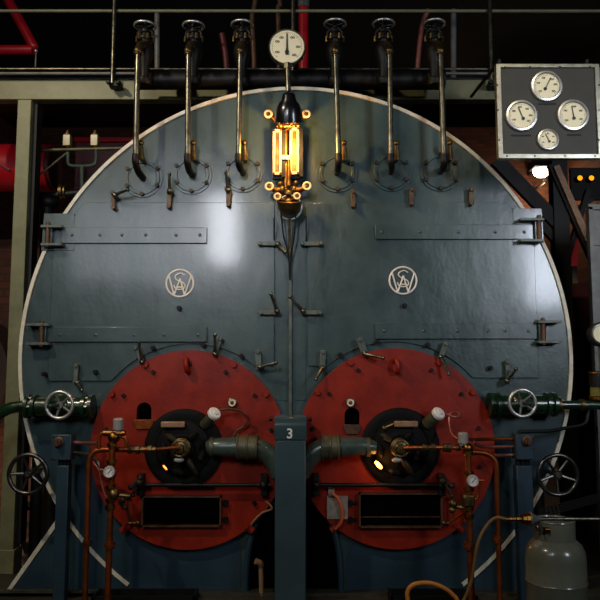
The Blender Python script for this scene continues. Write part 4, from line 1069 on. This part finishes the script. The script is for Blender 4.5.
# ------------------------------------------------------------------ right background
lp = thing('wall_lamp', 'bright white bulkhead lamp glowing on the brick wall at the upper right', 'lamp')
yl = 7.3
c = P(541.5, 169.5, yl); r = K(8.8, yl)
obj('diffuser', MB().lathe([(0, 0), (r, 0), (r * .97, r * .3), (r * .82, r * .62), (r * .5, r * .85), (0, r * .95)], c, (0, 0, -1), 28), 'lamp_glow', lp)
obj('hood', MB().box(c + Vector((0, -.02, r * .5)), (r * 2.5, r * 2.4, r * .9)), 'dark_steel', lp, bev=.01)
obj('bracket', MB().tube(spl([c + Vector((.02, .03, -.06)), c + Vector((.03, .03, -.14)), c + Vector((.08, .05, -.2))], 5), .02, 10), 'grey_steel', lp)
obj('wall_arm', MB().cyl(c + Vector((.08, .05, -.2)), Vector((c.x + .08, 7.999, c.z - .2)), .025, seg=12).cyl(c + Vector((0, .1, r * .75)), Vector((c.x, 7.999, c.z + r * .75)), .03, seg=12), 'dark_steel', lp)
for i, (x, l) in enumerate(((580, 'small round amber light at the upper right, left of the pair'), (591.5, 'small round amber light at the upper right, right of the pair'))):
    q = P(x, 178, 1.6)
    t = thing('amber_light', l, 'light', 'pair of amber lights')
    obj('lens', MB().ball(q, K(2.6, 1.6), (1, .6, 1)), 'amber_glow', t); obj('housing', MB().cyl(q + Vector((0, .0, 0)), q + Vector((0, .06, 0)), K(3.2, 1.6), seg=16), 'dark_steel', t)
lb = thing('light_board', 'dark board carrying the pair of amber lights at the right', 'board')
q0 = P(570, 168, 1.67); q1 = P(660, 200, 1.67)
obj('board', MB().bx((q0.x, 1.66, q1.z), (q1.x, 1.70, q0.z)), 'dark_steel', lb); obj('leg', MB().bx((q1.x - .1, 1.70, 0), (q1.x - .04, 1.76, q0.z)), 'dark_steel', lb)
# black lattice column
lc = thing('lattice_column', 'black steel column with crossed diagonal braces behind the boiler on the right', 'column')
ys = 1.3
def bar(p0, p1, w, m='dark_steel', n='brace', d=.06, yo_=0.):
    a = P(*p0, ys + yo_); b = P(*p1, ys + yo_); dv = (b - a); L_ = dv.length; dv.normalize(); rot = Matrix((dv, Vector((0, 1, 0)), dv.cross(Vector((0, 1, 0))))).transposed()
    return obj(n, MB().box((a + b) / 2, (L_, d, K(w, ys)), rot), m, lc)
a = P(553, 60, ys); b = P(569, 60, ys)
xa = P(553.5, 195, ys).x; xb_ = P(568.5, 195, ys).x
obj('shaft', MB().bx((xa, ys, 0), (xb_, ys + .12, P(0, 148, ys).z)), 'black_iron', lc)
bar((496, 160), (556, 222), 14, yo_=.05); bar((556, 166), (588, 240), 6, 'tan_bar', yo_=-.05, d=.03); bar((550, 165), (592, 260), 6); bar((588, 190), (566, 262), 5, yo_=.06); bar((545, 225), (592, 200), 4, 'black_iron', yo_=.1); bar((532, 215), (560, 245), 8, 'black_iron', yo_=.08)
t = thing('red_strip', 'bright red slanting strip behind the black lattice column', 'strip')
a = P(576, 218, 5.0); b = P(572, 268, 5.0)
obj('panel', MB().prism([(P(577, 218, 5.0).x, P(0, 218, 5.0).z), (P(579, 220, 5.0).x, P(0, 219, 5.0).z), (P(578, 266, 5.0).x, P(0, 266, 5.0).z), (P(571, 266, 5.0).x, P(0, 266, 5.0).z)], 5.0, 5.05), 'signal_red', t)
obj('leg', MB().bx((P(572, 266, 5.0).x, 5.0, 0), (P(577, 266, 5.0).x, 5.04, P(0, 266, 5.0).z)), 'dark_steel', t)
o = obj('dark_red_cabinet', MB().bx((P(568, 280, 1.5).x, 1.5, 0), (P(592, 280, 1.5).x, 1.85, P(0, 283, 1.5).z)), 'dark_red', bev=.02); tag(o, 'dark red tall cabinet just right of the boiler rim', 'cabinet')
cb = thing('grey_cabinet', 'grey cabinet with pale edges cut by the right picture edge', 'cabinet')
a = P(588, 207, .4); b = P(680, 400, .4)
obj('body', MB().bx((a.x + .02, .41, 0), (b.x, .50, a.z)), 'grey_steel', cb); mb = MB().bx((a.x, .39, 0), (a.x + K(4, .4), .43, a.z)).bx((a.x, .39, a.z - .02), (b.x, .43, a.z + .02)).bx((P(597, 0, .4).x, .395, 0), (P(598.5, 0, .4).x, .43, a.z)); z_ = P(0, 244, .4).z; mb.bx((a.x, .395, z_ - .008), (b.x, .43, z_ + .008))
obj('edge_strip', mb, 'grey_steel', cb)
t, c, r = small_dial(602, 334, -.2, 10.5, 'white round dial in a dark case cut by the right picture edge', 'gauge', .05, 'edge_gauge')
obj('case', MB().lathe([(r * 1.0, -.055), (r * 1.18, -.05), (r * 1.18, .004), (r * 1.02, .008), (r, 0)], c, (0, -1, 0), 32), 'black_iron', t)
obj('stem', MB().tube([c + Vector((0, .03, -r)), Vector((c.x, -.17, P(0, 372, -.17).z)), Vector((P(596, 376, -.1).x, -.12, P(0, 376, -.1).z))], .014, 10), 'grey_steel', t)
ob = thing('oil_bottle', 'brass and glass oil bottle standing on the green pipe at the right edge', 'oil cup')
ya = -.1; a = P(596, 401, ya); b = P(596, 393, ya)
obj('base', MB().lathe([(0, 0), (.03, 0), (.045, .012), (.045, .03), (.04, .035), (0, .035)], P(596, 403, ya) + Vector((0, 0, .012)), (0, 0, 1), 24), 'brass', ob)
g0 = P(596, 397, ya); g1 = P(596, 387, ya)
obj('glass', MB().cyl(g0, g1, .038, seg=24), 'oil_glass', ob); obj('cap', MB().cyl(g1, P(596, 373, ya), .044, seg=24).cyl(P(596, 373, ya), P(596, 371, ya), .046, seg=24), 'black_iron', ob); obj('rim', MB().torus(P(596, 373, ya), (0, 0, 1), .044, .005, 28, 8), 'brass', ob)

# ------------------------------------------------------------------ bottom edge: kerb and trays
k = obj('kerb', MB().bx((-2.6, -.135, 0), (-1.02, -.10, .035)).bx((-2.6, -.135, 0), (2.6, -.115, .02)), 'kerb_paint'); tag(k, 'low steel kerb along the floor in front of the boiler', 'kerb')
for x0, x1, l in ((98, 198, 'low black steel drip tray on the floor under the left furnace'), (388, 472, 'low black steel drip tray on the floor under the right furnace')):
    a = P(x0, 590, -.17); b = P(x1, 590, -.17); h = P(0, 587, -.24).z
    t = thing('drip_tray', l, 'tray', 'drip trays under the furnaces')
    obj('tray', MB().bx((a.x, -.315, .0), (b.x, -.30, .055)).bx((a.x, -.165, 0), (b.x, -.15, .055)).bx((a.x, -.315, 0), (a.x + .012, -.15, .055)).bx((b.x - .012, -.315, 0), (b.x, -.15, .055)).bx((a.x, -.315, 0), (b.x, -.15, .008)), 'black_iron', t)

# ------------------------------------------------------------------ lights
def area(name, loc, tgt, size, power, col, sy=None, spread=180):
    l = bpy.data.lights.new(name, 'AREA'); l.energy = power; l.color = col; l.size = size
    if sy: l.shape = 'RECTANGLE'; l.size_y = sy
    l.spread = math.radians(spread)
    o = bpy.data.objects.new(name, l); COL.objects.link(o); o.location = loc
    o.rotation_euler = (Vector(tgt) - Vector(loc)).to_track_quat('-Z', 'Y').to_euler()
    return o
def point(name, loc, power, col, rad=.05):
    l = bpy.data.lights.new(name, 'POINT'); l.energy = power; l.color = col; l.shadow_soft_size = rad
    o = bpy.data.objects.new(name, l); COL.objects.link(o); o.location = loc; return o
def spot(name, loc, tgt, power, col, ang, blend=.6, rad=.1):
    l = bpy.data.lights.new(name, 'SPOT'); l.energy = power; l.color = col; l.shadow_soft_size = rad; l.spot_size = math.radians(ang); l.spot_blend = blend
    o = bpy.data.objects.new(name, l); COL.objects.link(o); o.location = loc
    o.rotation_euler = (Vector(tgt) - Vector(loc)).to_track_quat('-Z', 'Y').to_euler(); return o
area('hall_lamp', (-1.05, -5.0, 3.45), (-.6, 0, 2.7), .40, 14, (.88, .91, 1), 1.0, 88)
area('left_window', (-2.3, -5.0, 3.25), (-1.0, 0, 2.9), 1.7, 8, (.86, .90, 1), 1.1, 90)
spot('warm_lamp', (-2.9, -2.9, 4.9), (-1.2, 0, 2.4), 360, (1, .84, .60), 76, .9, .07)
spot('board_fill_light', (1.2, -3.6, 5.0), (1.85, -.5, 2.9), 170, (1, .88, .66), 34, .8, .08)  # added fill to brighten the dials, no fixture here
area('window_light', (3.5, -4.8, 3.0), (1.6, 0, 2.8), .62, 22, (.80, .87, 1), 1.3, 84)
point('gauge_light', P(288.5, 131, -.36), 22, (1, .50, .13), .03)
point('bulkhead_light', P(541, 192, 7.55), 22, (1, .66, .34), .08)
spot('right_fill_light', (3.7, 3.2, 3.0), (3.5, 8, .2), 160, (1, .72, .46), 56, .6, .1)  # added fill for the red strip and the brick on the right
point('flame_light', Vector((g2.x, -.2, g2.z)), .6, (1, .4, .08), .03)
point('left_fill_light', (-2.55, 1.4, .55), 11, (1, .7, .45), .1)  # unseen fill added to warm the low brick on the left

W = bpy.data.worlds.new('world'); S.world = W; W.use_nodes = True
W.node_tree.nodes['Background'].inputs[0].default_value = (.5, .6, .75, 1); W.node_tree.nodes['Background'].inputs[1].default_value = .006

# ------------------------------------------------------------------ put every origin at the base of its thing
bpy.context.view_layer.update()
def meshes(o):
    r = [o] if o.type == 'MESH' else []
    for ch in o.children: r += meshes(ch)
    return r
for o in list(COL.objects):
    if o.parent or o.type not in ('MESH', 'EMPTY'): continue
    ms = meshes(o)
    if not ms: continue
    vs = [v.co for m in ms for v in m.data.vertices]
    lo = Vector((min(v.x for v in vs), min(v.y for v in vs), min(v.z for v in vs))); hi = Vector((max(v.x for v in vs), max(v.y for v in vs), max(v.z for v in vs)))
    base = Vector(((lo.x + hi.x) / 2, (lo.y + hi.y) / 2, lo.z))
    for m in ms: m.data.transform(Matrix.Translation(-base))
    o.location = base

vsx = S.view_settings
vsx.view_transform = 'Standard'; vsx.look = 'None'; vsx.gamma = 1; vsx.exposure = 0; vsx.use_curve_mapping = False
